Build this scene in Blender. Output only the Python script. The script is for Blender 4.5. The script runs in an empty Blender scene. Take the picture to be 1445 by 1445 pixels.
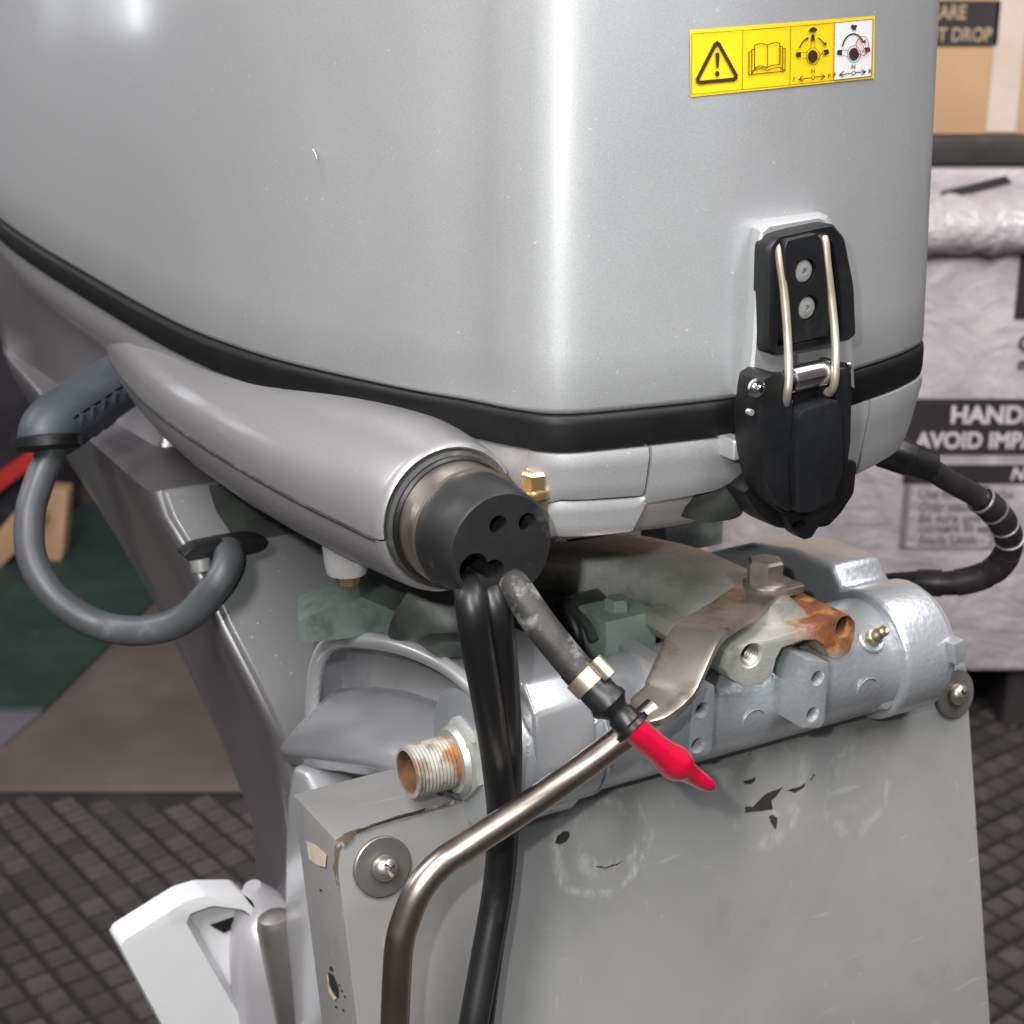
import bpy, bmesh, math, random
from mathutils import Vector, Matrix
random.seed(7)
R = math.radians
V = Vector

# ------------------------------------------------------------------ camera, light, exposure
scn = bpy.context.scene
FPX, PITCH, CAMH, IMG = 2224.0, R(18), 1.2, 1445.0
cd = bpy.data.cameras.new('camera'); cam = bpy.data.objects.new('camera', cd)
scn.collection.objects.link(cam); scn.camera = cam
cam.location = (0, 0, CAMH); cam.rotation_euler = (R(90) - PITCH, 0, 0)
cd.sensor_width = 36; cd.lens = 36 * FPX / IMG; cd.clip_start = .02; cd.clip_end = 60
cd.dof.use_dof = True; cd.dof.focus_distance = .63; cd.dof.aperture_fstop = 18
w = bpy.data.worlds.new('World'); scn.world = w; w.use_nodes = True
bg = w.node_tree.nodes['Background']
bg.inputs[0].default_value = (.95, .90, .93, 1); bg.inputs[1].default_value = .14

def lamp(name, loc, target, sx, sy, power, col):
    d = bpy.data.lights.new(name, 'AREA'); d.shape = 'RECTANGLE'; d.size = sx; d.size_y = sy
    d.energy = power; d.color = col
    o = bpy.data.objects.new(name, d); scn.collection.objects.link(o); o.location = loc
    o.rotation_euler = (V(target) - V(loc)).to_track_quat('-Z', 'Y').to_euler()
    return o
# warehouse ceiling tubes, two added streak lamps, phone flash beside the lens
lamp('ceiling_tube_light', (-.7, -1.2, 3.2), (0, .8, .6), .5, 1.6, 135, (1, .97, .95))
lamp('ceiling_tube_light', (1.3, -.5, 3.2), (.3, 1.0, .6), .5, 1.6, 80, (.97, .98, 1))
lamp('ceiling_tube_light', (-2.3, 1.0, 3.0), (0, 1, .6), .14, 1.6, 45, (.95, .97, 1))
lamp('ceiling_tube_light', (1.5, 1.2, 3.3), (1.2, 2.5, .4), .5, 1.6, 45, (1, .93, .9))
lamp('cowl_streak_light', (-3.77, 3.64, 1.52), (-.2, .85, 1.2), .09, .62, 5, (.92, .95, 1))  # unseen upright strips added to draw reflected streaks on the cowl side
lamp('cowl_streak_light', (-4.05, 3.25, 1.62), (-.2, .85, 1.2), .07, .50, 3, (1, 1, .97))
lamp('camera_flash_light', (-.055, .0, 1.255), (.02, .62, 1.0), .014, .014, 3.0, (.97, 1, .97))
scn.view_settings.view_transform = 'Standard'; scn.view_settings.look = 'None'
scn.view_settings.exposure = -0.17; scn.view_settings.gamma = 1
scn.render.engine = 'CYCLES'

# ------------------------------------------------------------------ pixel -> place helpers
ANG = R(30)                                   # the motor is turned 30 degrees to the camera
EX = V((math.cos(ANG), math.sin(ANG), 0)); EY = V((-math.sin(ANG), math.cos(ANG), 0)); EZ = V((0, 0, 1))
CAM = V((0, 0, CAMH))
def ray(px, py):
    u = (px - IMG / 2) / FPX; v = (IMG / 2 - py) / FPX
    return V((u, math.cos(PITCH) + v * math.sin(PITCH), -math.sin(PITCH) + v * math.cos(PITCH)))
EO = CAM + ray(471, 1183) * .64               # local origin: top left corner of the transom board
FLOORZ = -EO.z                                # the floor in motor coordinates
def l2w(p): return EO + EX * p[0] + EY * p[1] + EZ * p[2]
def w2l(P): d = V(P) - EO; return V((d.dot(EX), d.dot(EY), d.z))
def hit(px, py, n, c):
    d = ray(px, py); N = EX * n[0] + EY * n[1] + EZ * n[2]
    t = (c - N.dot(CAM - EO)) / N.dot(d)
    return w2l(CAM + d * t)
def aty(px, py, c): return hit(px, py, (0, 1, 0), c)
def atx(px, py, c): return hit(px, py, (1, 0, 0), c)
def atz(px, py, c): return hit(px, py, (0, 0, 1), c)
TB = math.tan(R(12))
def onboard(px, py, off=0): return hit(px, py, (0, 1, -TB), -off)
def wy(px, py, Y): d = ray(px, py); return CAM + d * (Y / d.y)
def wz(px, py, Z): d = ray(px, py); return CAM + d * ((Z - CAMH) / d.z)

# ------------------------------------------------------------------ mesh helpers
def newbm(): return bmesh.new()
def loft(bm, rings, closed=True, cap0=True, cap1=True):
    vr = [[bm.verts.new(p) for p in r] for r in rings]
    n = len(vr[0])
    for a, b in zip(vr, vr[1:]):
        for i in range(n if closed else n - 1):
            j = (i + 1) % n
            try: bm.faces.new((a[i], a[j], b[j], b[i]))
            except ValueError: pass
    if closed and cap0: bm.faces.new(list(reversed(vr[0])))
    if closed and cap1: bm.faces.new(vr[-1])
    return vr
def frame(axis):
    a = V(axis).normalized()
    h = V((0, 0, 1)) if abs(a.z) < .9 else V((1, 0, 0))
    u = h.cross(a).normalized(); v = a.cross(u)
    return a, u, v
def lathe(bm, org, axis, prof, n=32, cap0=True, cap1=True, rot=0):
    a, u, v = frame(axis); org = V(org)
    rings = []
    for d, r in prof:
        rings.append([org + a * d + (u * math.cos(rot + 2 * math.pi * i / n) + v * math.sin(rot + 2 * math.pi * i / n)) * r for i in range(n)])
    return loft(bm, rings, True, cap0, cap1)
def cat(pts, k=8):
    pts = [V(p) for p in pts]; out = []
    P = [pts[0] * 2 - pts[1]] + pts + [pts[-1] * 2 - pts[-2]]
    for i in range(1, len(P) - 2):
        p0, p1, p2, p3 = P[i - 1], P[i], P[i + 1], P[i + 2]
        for s in range(k):
            t = s / k
            out.append(.5 * (2 * p1 + (p2 - p0) * t + (2 * p0 - 5 * p1 + 4 * p2 - p3) * t * t + (3 * p1 - p0 - 3 * p2 + p3) * t ** 3))
    out.append(pts[-1]); return out
def lerp_list(vals, n):
    out = []
    for i in range(n):
        t = i / (n - 1) * (len(vals) - 1); k = min(int(t), len(vals) - 2)
        out.append(vals[k] + (vals[k + 1] - vals[k]) * (t - k))
    return out
def tube(bm, pts, r, n=16, k=8, cap=True, flat=None, up=None):
    P = cat(pts, k) if k > 1 else [V(p) for p in pts]
    rr = lerp_list(r, len(P)) if isinstance(r, (list, tuple)) else [r] * len(P)
    rings = []; u = None
    for i, p in enumerate(P):
        t = (P[min(i + 1, len(P) - 1)] - P[max(i - 1, 0)]).normalized()
        if up is not None: u = V(up)
        if u is None: _, u, _ = frame(t)
        u = (u - t * u.dot(t)).normalized(); v = t.cross(u)
        if flat:
            hw, hh = flat
            sec = []
            for (a, b) in ((-1, -1), (1, -1), (1, 1), (-1, 1)): sec.append(p + u * a * hh + v * b * hw)
            rings.append(sec)
        else:
            rings.append([p + (u * math.cos(2 * math.pi * j / n) + v * math.sin(2 * math.pi * j / n)) * rr[i] for j in range(n)])
    return loft(bm, rings, True, cap, cap)
def bev(bm, wd, seg=2, ang=35):
    bmesh.ops.recalc_face_normals(bm, faces=bm.faces)
    es = [e for e in bm.edges if len(e.link_faces) == 2 and e.calc_face_angle(0) > R(ang)]
    if es: bmesh.ops.bevel(bm, geom=es, offset=wd, segments=seg, affect='EDGES', profile=.6, clamp_overlap=True)
    return bm
def box(bm, c, hs, axes=None, rot=None):
    c = V(c); ax = axes or (V((1, 0, 0)), V((0, 1, 0)), V((0, 0, 1)))
    r0 = [c + ax[0] * hs[0] * a + ax[1] * hs[1] * b - ax[2] * hs[2] for a, b in ((-1, -1), (1, -1), (1, 1), (-1, 1))]
    r1 = [p + ax[2] * hs[2] * 2 for p in r0]
    return loft(bm, [r0, r1])
def prism(bm, ring, d): return loft(bm, [list(ring), [V(p) + V(d) for p in ring]])
def pixy(pts, y): return [aty(px, py, y) for px, py in pts]
def rounded(pts, r=.3, k=3):
    out = []; n = len(pts)
    for i in range(n):
        a, b, c = V(pts[i - 1]), V(pts[i]), V(pts[(i + 1) % n])
        p = b.lerp(a, r); q = b.lerp(c, r)
        for s in range(k + 1):
            t = s / k; out.append((1 - t) ** 2 * p + 2 * t * (1 - t) * b + t * t * q)
    return out
def cut(bm, *cutters):
    def mk(b):
        bmesh.ops.recalc_face_normals(b, faces=b.faces)
        me = bpy.data.meshes.new('tmp'); b.to_mesh(me); o = bpy.data.objects.new('tmp', me); scn.collection.objects.link(o); return o
    A = mk(bm); cs = [mk(c) for c in cutters]
    for c in cs:
        m = A.modifiers.new('b', 'BOOLEAN'); m.operation = 'DIFFERENCE'; m.object = c; m.solver = 'EXACT'
    dg = bpy.context.evaluated_depsgraph_get()
    me = bpy.data.meshes.new_from_object(A.evaluated_get(dg))
    out = bmesh.new(); out.from_mesh(me)
    for o in [A] + cs:
        m = o.data; bpy.data.objects.remove(o); bpy.data.meshes.remove(m)
    bpy.data.meshes.remove(me)
    return out
_txt = {}
def text_tris(s, bold=0.0):
    key = (s, bold)
    if key in _txt: return _txt[key]
    c = bpy.data.curves.new('t', 'FONT'); c.body = s; c.size = 1; c.offset = bold
    o = bpy.data.objects.new('t', c); scn.collection.objects.link(o)
    dg = bpy.context.evaluated_depsgraph_get()
    me = bpy.data.meshes.new_from_object(o.evaluated_get(dg))
    r = ([v.co.copy() for v in me.vertices], [tuple(p.vertices) for p in me.polygons])
    bpy.data.objects.remove(o); bpy.data.curves.remove(c); bpy.data.meshes.remove(me)
    _txt[key] = r; return r
def add_text(bm, s, fn, bold=0.0):
    vs, fs = text_tris(s, bold)
    bv = [bm.verts.new(fn(p.x, p.y)) for p in vs]
    for f in fs:
        try: bm.faces.new([bv[i] for i in f])
        except ValueError: pass
def text_width(s, bold=0.0): return max(p.x for p in text_tris(s, bold)[0])

class Thing:
    def __init__(self, name, label, cat, base, group=None, engine=True):
        o = bpy.data.objects.new(name, None); scn.collection.objects.link(o)
        o.empty_display_size = .05; o['label'] = label; o['category'] = cat
        if group: o['group'] = group
        self.o = o; self.base = V(base); self.engine = engine
        if engine: o.location = l2w(base); o.rotation_euler = (0, 0, ANG)
        else: o.location = base
    def part(self, name, bm, mt, parent=None, smooth=32, label=None, kind=None, recalc=True, cast=True):
        if recalc: bmesh.ops.recalc_face_normals(bm, faces=bm.faces)
        for v in bm.verts: v.co -= self.base
        me = bpy.data.meshes.new(name); bm.to_mesh(me); bm.free()
        for m in (mt if isinstance(mt, (list, tuple)) else [mt]): me.materials.append(m)
        if smooth:
            me.polygons.foreach_set('use_smooth', [True] * len(me.polygons))
            me.set_sharp_from_angle(angle=R(smooth))
        o = bpy.data.objects.new(name, me); scn.collection.objects.link(o)
        o.parent = parent or self.o
        if label: o['label'] = label
        if kind: o['kind'] = kind
        return o

# ------------------------------------------------------------------ materials
class NB:
    def __init__(s, name):
        s.m = bpy.data.materials.new(name); s.m.use_nodes = True; s.t = s.m.node_tree
        s.p = s.t.nodes['Principled BSDF']; s.tc = s.t.nodes.new('ShaderNodeTexCoord')
    def n(s, typ, **kw):
        x = s.t.nodes.new(typ)
        for k, v in kw.items(): setattr(x, k, v)
        return x
    def l(s, a, b): s.t.links.new(a, b)
    def obj(s): return s.tc.outputs['Object']
    def noise(s, scale, detail=3, rough=.55, vec=None, stretch=None, dist=0):
        x = s.n('ShaderNodeTexNoise'); x.inputs['Scale'].default_value = scale
        x.inputs['Detail'].default_value = detail; x.inputs['Roughness'].default_value = rough
        x.inputs['Distortion'].default_value = dist
        v = vec or s.obj()
        if stretch:
            mp = s.n('ShaderNodeMapping'); mp.inputs['Scale'].default_value = stretch; s.l(v, mp.inputs['Vector']); v = mp.outputs[0]
        s.l(v, x.inputs['Vector']); return x.outputs['Fac']
    def ramp(s, fac, a, b, c0=(0, 0, 0, 1), c1=(1, 1, 1, 1)):
        x = s.n('ShaderNodeValToRGB'); e = x.color_ramp.elements
        e[0].position = a; e[1].position = b; e[0].color = c0; e[1].color = c1
        s.l(fac, x.inputs[0]); return x.outputs[0]
    def mix(s, fac, a, b):
        x = s.n('ShaderNodeMix', data_type='RGBA')
        for sock, val in ((x.inputs[0], fac), (x.inputs[6], a), (x.inputs[7], b)):
            if isinstance(val, (int, float)): sock.default_value = val
            elif isinstance(val, (tuple, list)): sock.default_value = (*val[:3], 1)
            else: s.l(val, sock)
        return x.outputs[2]
    def math(s, op, a, b=0.0, clamp=False):
        x = s.n('ShaderNodeMath', operation=op); x.use_clamp = clamp
        for sock, val in ((x.inputs[0], a), (x.inputs[1], b)):
            if isinstance(val, (int, float)): sock.default_value = val
            else: s.l(val, sock)
        return x.outputs[0]
    def sep(s):
        x = s.n('ShaderNodeSeparateXYZ'); s.l(s.obj(), x.inputs[0]); return x.outputs
    def set(s, name, v):
        if isinstance(v, (int, float)): s.p.inputs[name].default_value = v
        elif isinstance(v, (tuple, list)): s.p.inputs[name].default_value = (*v[:3], 1)
        else: s.l(v, s.p.inputs[name])
    def bump(s, h, strength, dist=.001):
        x = s.n('ShaderNodeBump'); x.inputs['Strength'].default_value = strength; x.inputs['Distance'].default_value = dist
        s.l(h, x.inputs['Height']); s.l(x.outputs[0], s.p.inputs['Normal'])

def simple(name, col, rough=.5, metal=0., coat=0., var=(60, .18), bump=None, spec=.5, rvar=.12, dirt=None):
    b = NB(name)
    nz = b.noise(var[0], 4)
    lo = tuple(c * (1 - var[1]) for c in col); hi = tuple(min(1, c * (1 + var[1])) for c in col)
    c = b.mix(b.ramp(nz, .3, .7), lo, hi)
    if dirt:                                   # (colour, scale, threshold, amount)
        m = b.ramp(b.noise(dirt[1], 6, .65), dirt[2], dirt[2] + .14)
        c = b.mix(b.math('MULTIPLY', m, dirt[3]), c, dirt[0])
    b.set('Base Color', c); b.set('Metallic', metal)
    rr = b.math('ADD', b.math('MULTIPLY', b.noise(var[0] * 1.7, 3), rvar * 2), rough - rvar)
    b.set('Roughness', rr); b.set('Coat Weight', coat); b.set('Coat Roughness', .06)
    b.set('Specular IOR Level', spec)
    if bump: b.bump(b.noise(bump[0], 4), bump[1], bump[2] if len(bump) > 2 else .001)
    return b.m

def paint(name, col, metal, rough, coat, flake=.10, bumpy=0):
    b = NB(name)
    fl = b.noise(2600, 1, .5); big = b.noise(9, 3)
    c = b.mix(b.ramp(fl, .35, .65), tuple(x * (1 - flake) for x in col), tuple(min(1, x * (1 + flake)) for x in col))
    c = b.mix(b.math('MULTIPLY', b.ramp(big, .35, .7), .10), c, tuple(x * .75 for x in col))
    dust = b.math('MULTIPLY', b.ramp(b.noise(420, 2, .5), .735, .75), .55)
    c = b.mix(dust, c, (.75, .75, .74))
    scr = b.math('MULTIPLY', b.ramp(b.noise(7, 9, .82, dist=4.), .70, .712), .22)
    c = b.mix(scr, c, (.72, .72, .72))
    b.set('Base Color', c); b.set('Metallic', metal)
    b.set('Roughness', b.math('ADD', b.math('MULTIPLY', b.noise(9, 6, .65), .22), rough - .11))
    b.set('Coat Weight', coat); b.set('Coat Roughness', b.math('ADD', .05, b.math('MULTIPLY', b.noise(13, 6, .7), .16)))
    if bumpy: b.bump(b.noise(330, 3), bumpy, .0009)
    else: b.bump(b.noise(1500, 2), .06, .0002)
    return b.m

M = {}
M['silver'] = paint('silver_cowl_paint', (.48, .485, .495), .66, .57, .5)
M['pan'] = paint('silver_pan_paint', (.52, .505, .515), .45, .42, .5)
M['cast'] = paint('silver_casting_paint', (.46, .48, .50), .60, .36, .45, .06, .35)
M['leg'] = paint('silver_leg_paint', (.28, .262, .275), .80, .38, .30, .06)
M['plate'] = paint('dull_front_plate', (.19, .192, .195), .3, .45, .2, .06)
M['bracket'] = paint('silver_bracket_paint', (.60, .60, .62), .58, .30, .6, .06)
M['rubber'] = simple('black_rubber', (.008, .008, .0085), .40, spec=.4, var=(40, .35), bump=(300, .12, .0005), dirt=((.04, .036, .033), 45, .58, .5))
M['seal'] = simple('black_seal_rubber', (.005, .005, .0052), .5, spec=.3, var=(30, .3), bump=(160, .08, .0005), dirt=((.02, .019, .018), 25, .6, .4))
M['plastic'] = simple('black_plastic', (.008, .0085, .0095), .42, spec=.35, var=(60, .3), bump=(900, .12, .0003), dirt=((.05, .05, .05), 45, .62, .35))
M['gasket'] = simple('dirty_gasket', (.03, .03, .028), .6, var=(60, .4), dirt=((.16, .14, .10), 70, .55, .6))
M['plug'] = simple('grommet_rubber', (.013, .0125, .0125), .5, spec=.4, var=(50, .25), bump=(220, .15, .0006), dirt=((.09, .085, .08), 60, .58, .5))
M['hole'] = simple('dark_void', (.004, .004, .004), .9)  # near-black colour for the shade inside openings
M['band'] = simple('bright_steel_band', (.72, .64, .56), .30, 1., var=(30, .08), rvar=.04, dirt=((.25, .15, .09), 80, .6, .5))
M['brass'] = simple('yellow_zinc', (.68, .47, .24), .30, .9, var=(90, .2), dirt=((.30, .16, .06), 120, .6, .5))
M['chrome'] = simple('bright_pin_steel', (.75, .75, .76), .2, 1., var=(60, .1))
M['screw'] = simple('screw_zinc', (.48, .49, .47), .42, .7, var=(150, .2), dirt=((.35, .14, .04), 160, .60, .7))
M['bail'] = simple('bail_wire', (.46, .41, .33), .42, .6, var=(80, .18), dirt=((.30, .20, .12), 90, .6, .4))
M['washer'] = simple('washer_steel', (.27, .255, .245), .42, .8, var=(40, .15), dirt=((.16, .14, .12), 60, .55, .5))
M['rod'] = simple('stained_stainless_rod', (.50, .43, .38), .30, 1., var=(22, .22), dirt=((.26, .17, .11), 45, .56, .6))
M['flat'] = simple('stained_flat_bar', (.46, .42, .37), .38, .9, var=(22, .3), dirt=((.20, .14, .095), 34, .48, .8))
M['bolt'] = simple('stainless_bolt', (.52, .48, .44), .36, .9, var=(60, .2), dirt=((.25, .18, .14), 100, .58, .5))
M['red'] = simple('red_vinyl', (.46, .002, .028), .22, coat=1., var=(30, .15), bump=(140, .55, .0012))
M['hose'] = simple('fuel_hose_rubber', (.026, .024, .022), .6, var=(70, .35), bump=(300, .3, .0008), dirt=((.26, .265, .26), 60, .50, .9))
M['flush'] = simple('grey_flush_hose', (.065, .07, .075), .45, var=(40, .22), dirt=((.17, .17, .17), 38, .60, .7), bump=(200, .1, .0005))
M['cap'] = simple('blue_grey_cap', (.045, .052, .066), .5, var=(50, .25), bump=(500, .2, .0004))
M['loom'] = simple('loom_black', (.02, .017, .018), .35, var=(80, .3), dirt=((.10, .09, .08), 60, .6, .5))
M['steel_ring'] = simple('loom_ring', (.6, .6, .6), .3, .9)
M['white'] = simple('white_plastic', (.74, .74, .76), .45, var=(12, .05), coat=.2, dirt=((.42, .41, .40), 30, .62, .4))
M['galv'] = simple('green_grey_zinc', (.32, .37, .34), .48, .35, var=(50, .2), bump=(300, .25, .0005), dirt=((.13, .16, .14), 60, .52, .6))
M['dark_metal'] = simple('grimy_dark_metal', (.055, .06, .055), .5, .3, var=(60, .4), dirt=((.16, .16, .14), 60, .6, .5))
M['nut'] = simple('corroded_nut', (.45, .46, .44), .45, .6, var=(70, .2), dirt=((.35, .30, .22), 70, .56, .5), bump=(250, .3, .0006))
M['yellow'] = simple('yellow_label', (.80, .53, .008), .45, var=(30, .03), coat=.15, rvar=.04)
M['nipple'] = simple('dull_brass', (.34, .29, .19), .38, .8, var=(120, .25))
M['clip'] = simple('tan_clip_steel', (.42, .35, .27), .45, .8, var=(60, .15), rvar=.04)
M['ink'] = simple('label_ink', (.035, .02, .012), .5, var=(30, .1))
M['lwhite'] = simple('white_label', (.68, .67, .66), .42, var=(30, .03))
M['lred'] = simple('red_ink', (.55, .02, .06), .5, var=(30, .1))

def mk_threads():
    b = NB('rusty_thread')
    z = b.noise(85, 5, .65)
    X, Y, Z = b.sep()
    z = b.math('ADD', z, b.math('MULTIPLY', b.math('ADD', X, .175 - .050), 24.0)); z = b.math('MAXIMUM', z, .36)
    c = b.mix(b.ramp(z, .50, .66), (.40, .39, .35), (.40, .16, .04))
    c = b.mix(b.math('MULTIPLY', b.ramp(b.noise(160, 5), .5, .66), .7), c, (.16, .08, .035))
    b.set('Base Color', c); b.set('Metallic', .45); b.set('Roughness', .55); b.bump(b.noise(320, 4), .5, .0006)
    return b.m
M['thread'] = mk_threads()
def mk_rust():
    b = NB('rusty_bore')
    c = b.mix(b.ramp(b.noise(90, 5), .35, .65), (.17, .07, .025), (.06, .03, .015))
    b.set('Base Color', c); b.set('Roughness', .85); b.bump(b.noise(200, 4), .6, .001)
    return b.m
M['rust'] = mk_rust()
def mk_arm(rust=True):
    # dirty cast aluminium whose right end has rusted round the tapped hole
    b = NB('weathered_arm_casting'); X, Y, Z = b.sep()
    base = b.mix(b.ramp(b.noise(32, 5, .6), .35, .68), (.36, .36, .32), (.56, .56, .53))
    base = b.mix(b.math('MULTIPLY', b.ramp(b.noise(24, 6, .65), .52, .66), .6), base, (.13, .13, .10))
    n = b.noise(48, 6, .7)
    m = b.math('ADD', b.math('MULTIPLY', b.math('SUBTRACT', X, ARM_RX), 46.0), b.math('MULTIPLY', b.math('SUBTRACT', n, .5), 2.6))
    m = b.math('ADD', m, b.math('MULTIPLY', b.math('SUBTRACT', Z, ARM_RZ), 60.0), True)
    dx = b.math('SUBTRACT', X, ARM_H.x); dz = b.math('SUBTRACT', Z, ARM_H.z)
    dd = b.math('SQRT', b.math('ADD', b.math('MULTIPLY', dx, dx), b.math('MULTIPLY', dz, dz)))
    h = b.math('SUBTRACT', 1.55, b.math('DIVIDE', b.math('ADD', dd, b.math('MULTIPLY', b.math('SUBTRACT', n, .5), .012)), .0125), True)
    m = b.math('MAXIMUM', m, h)
    if not rust: m = b.math('MULTIPLY', m, 0.0)
    rc = b.mix(b.ramp(b.noise(70, 6, .7), .34, .66), (.30, .085, .018), (.085, .03, .014))
    rc = b.mix(b.math('MULTIPLY', b.ramp(b.noise(110, 5), .56, .66), .6), rc, (.45, .24, .05))
    b.set('Base Color', b.mix(m, base, rc))
    b.set('Metallic', b.math('SUBTRACT', .45, b.math('MULTIPLY', m, .45)))
    b.set('Roughness', b.math('ADD', .44, b.math('MULTIPLY', m, .4)))
    b.bump(b.noise(330, 5), .45, .0008)
    return b.m

# ------------------------------------------------------------------ the plan of the cowl (z = SEAM), traced from the parting line
SEAM = .175
_left = [(.158, -.0500), (.125, -.0468), (.102, -.0434), (.0895, -.0408), (.0818, -.0374), (.0768, -.0324), (.0728, -.0260), (.0680, -.0160), (.0628, -.0014), (.0482, .0315),
         (.0265, .0983), (.0170, .155), (.0120, .215), (.0080, .339), (.0045, .43), (.0037, .517), (.010, .60), (.030, .685), (.09, .74)]
_right = [(.195, -.0455), (.228, -.0362), (.256, -.0260), (.2740, -.0178), (.2860, -.0108), (.2960, -.0010), (.3060, .016), (.3160, .0400), (.3270, .085),
          (.3360, .165), (.338, .235), (.342, .339), (.3455, .43), (.3463, .517), (.340, .60), (.320, .685), (.26, .74)]
_right = [(x + .0062 * min(1, max(0, (x - .2) / .06)), y) for x, y in _right]
plan_pts = list(reversed(_left)) + _right
def close_plan():
    P = [V((x, y, 0)) for x, y in plan_pts]
    c = cat(P, 6)
    c += [V((.22, .756, 0)), V((.175, .76, 0)), V((.13, .756, 0))]
    return c
PLAN = close_plan(); NP = len(PLAN)
def plan_norm():
    out = []
    for i in range(NP):
        t = PLAN[(i + 1) % NP] - PLAN[i - 1]; n = V((t.y, -t.x, 0)).normalized(); out.append(n)
    return out
PN = plan_norm()
CX, CY = .175, .25
def rise(y): return 0.0 if y < .15 else .015 * ((y - .15) / .367) ** 1.6      # the parting line climbs aft
def ring(z, off=0.0, sx=1.0, sy=1.0):
    return [V((CX + (p.x - CX) * sx, CY + (p.y - CY) * sy, z + rise(p.y))) + n * off for p, n in zip(PLAN, PN)]
_fr = [(p.x, p.y) for p in PLAN if p.y < .12]
def front_y(x):
    for (x0, y0), (x1, y1) in zip(_fr, _fr[1:]):
        if x0 <= x <= x1 and x1 > x0: return y0 + (y1 - y0) * (x - x0) / (x1 - x0)
    return _fr[0][1] if x < _fr[0][0] else _fr[-1][1]
def tap(z):
    if z >= SEAM: return 1 - .035 * (z - SEAM) / .17, 1 - .014 * (z - SEAM) / .17
    d = SEAM - .016 - z
    return (1.0, 1.0) if d < 0 else (1 - 1.1 * d, 1 - .55 * d)
def wall(x, z, off=0.0):
    sx, sy = tap(z)
    y = CY + (front_y(CX + (x - CX) / sx) - CY) * sy
    return V((x, y - off, z))
def onwall(px, py, off=0.0):
    y = -.04
    for _ in range(25):
        p = aty(px, py, y); y = wall(p.x, p.z, off).y
    return aty(px, py, y)

# ================================================================== SETTING
def setting(name, bm, mt, kind='structure', smooth=0):
    bmesh.ops.recalc_face_normals(bm, faces=bm.faces)
    me = bpy.data.meshes.new(name); bm.to_mesh(me); bm.free(); me.materials.append(mt)
    o = bpy.data.objects.new(name, me); scn.collection.objects.link(o); o['kind'] = kind
    return o
M['floor'] = simple('dark_floor', (.016, .014, .014), .7, var=(4, .3), dirt=((.07, .06, .055), 3, .55, .5))
M['pad'] = simple('mat_pad', (.105, .092, .090), .6, var=(5, .28), bump=(120, .3, .001), dirt=((.05, .045, .045), 4, .55, .6))
b_ = NB('mat_pad_varied'); oi = b_.n('ShaderNodeObjectInfo')
c_ = b_.mix(oi.outputs['Random'], (.040, .034, .034), (.085, .070, .067)); c_ = b_.mix(b_.math('MULTIPLY', b_.ramp(b_.noise(40, 5), .45, .65), .5), c_, (.034, .029, .029))
b_.set('Base Color', c_); b_.set('Roughness', .62); b_.bump(b_.noise(120, 4), .3, .001); M['pad'] = b_.m
M['slab'] = simple('brown_slab', (.090, .071, .064), .7, var=(5, .22), bump=(90, .2, .002), dirt=((.13, .11, .10), 6, .56, .5))
bm = newbm(); box(bm, (0, 3, -.05), (9, 9, .05)); floor = setting('floor', bm, M['floor'])

# raised rubber pads of the floor mat, each its own piece where the photograph shows them
def pad_mesh():
    bm = newbm(); h = .0175
    r0 = [V((a * h, b * h, 0)) for a, b in ((-1, -1), (1, -1), (1, 1), (-1, 1))]
    r1 = [V((p.x * .86, p.y * .86, .005)) for p in r0]
    loft(bm, [r0, r1], True, False, True)
    me = bpy.data.meshes.new('mat_pad'); bm.to_mesh(me); bm.free(); me.materials.append(M['pad']); return me
padme = pad_mesh()
PR = R(38); PIT = .043
def to_px(P):
    d = P - CAM; f = V((0, math.cos(PITCH), -math.sin(PITCH))); u = V((0, math.sin(PITCH), math.cos(PITCH)))
    z = d.dot(f)
    return (IMG / 2 + FPX * d.x / z, IMG / 2 - FPX * d.dot(u) / z, z)
SLABY = wz(200, 1112, .012).y
cands = []; rest = []
for i in range(-70, 71):
    for j in range(-40, 100):
        x = i * PIT; y = j * PIT
        P = V((x * math.cos(PR) - y * math.sin(PR), 1.2 + x * math.sin(PR) + y * math.cos(PR) - .8, .0015))
        if not (-1.1 < P.x < 1.3 and .4 < P.y < 3.2): continue
        if P.y > SLABY - .03 and P.x < .25: continue
        a, b, z = to_px(P)
        seen = (-30 < a < 400 and 1100 < b < 1480) or (1350 < a < 1480 and 940 < b < 1480)
        (cands if seen else rest).append((z, P))
cands.sort(key=lambda t: t[0])
for z, P in cands[:300]:
    o = bpy.data.objects.new('pad', padme); scn.collection.objects.link(o); o.parent = floor
    o.location = P; o.rotation_euler = (random.uniform(-.03, .03), random.uniform(-.03, .03), PR)
bm = newbm()
for z, P in cands[300:] + rest:
    h = .0175; c, s = math.cos(PR), math.sin(PR)
    r0 = [P + V((c * a - s * b, s * a + c * b, 0)) * h for a, b in ((-1, -1), (1, -1), (1, 1), (-1, 1))]
    r1 = [P + (q - P) * .86 + V((0, 0, .005)) for q in r0]
    loft(bm, [r0, r1], True, False, True)
bmesh.ops.recalc_face_normals(bm, faces=bm.faces)
me = bpy.data.meshes.new('pads_beyond'); bm.to_mesh(me); bm.free(); me.materials.append(M['pad'])
o = bpy.data.objects.new('pads_beyond', me); scn.collection.objects.link(o); o.parent = floor; o['kind'] = 'stuff'
# low brown slab behind the mat
bm = newbm(); box(bm, (-.62, SLABY + .9, .006), (.90, .9, .006)); bev(bm, .003, 1); setting('floor_slab', bm, M['slab'])

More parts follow.
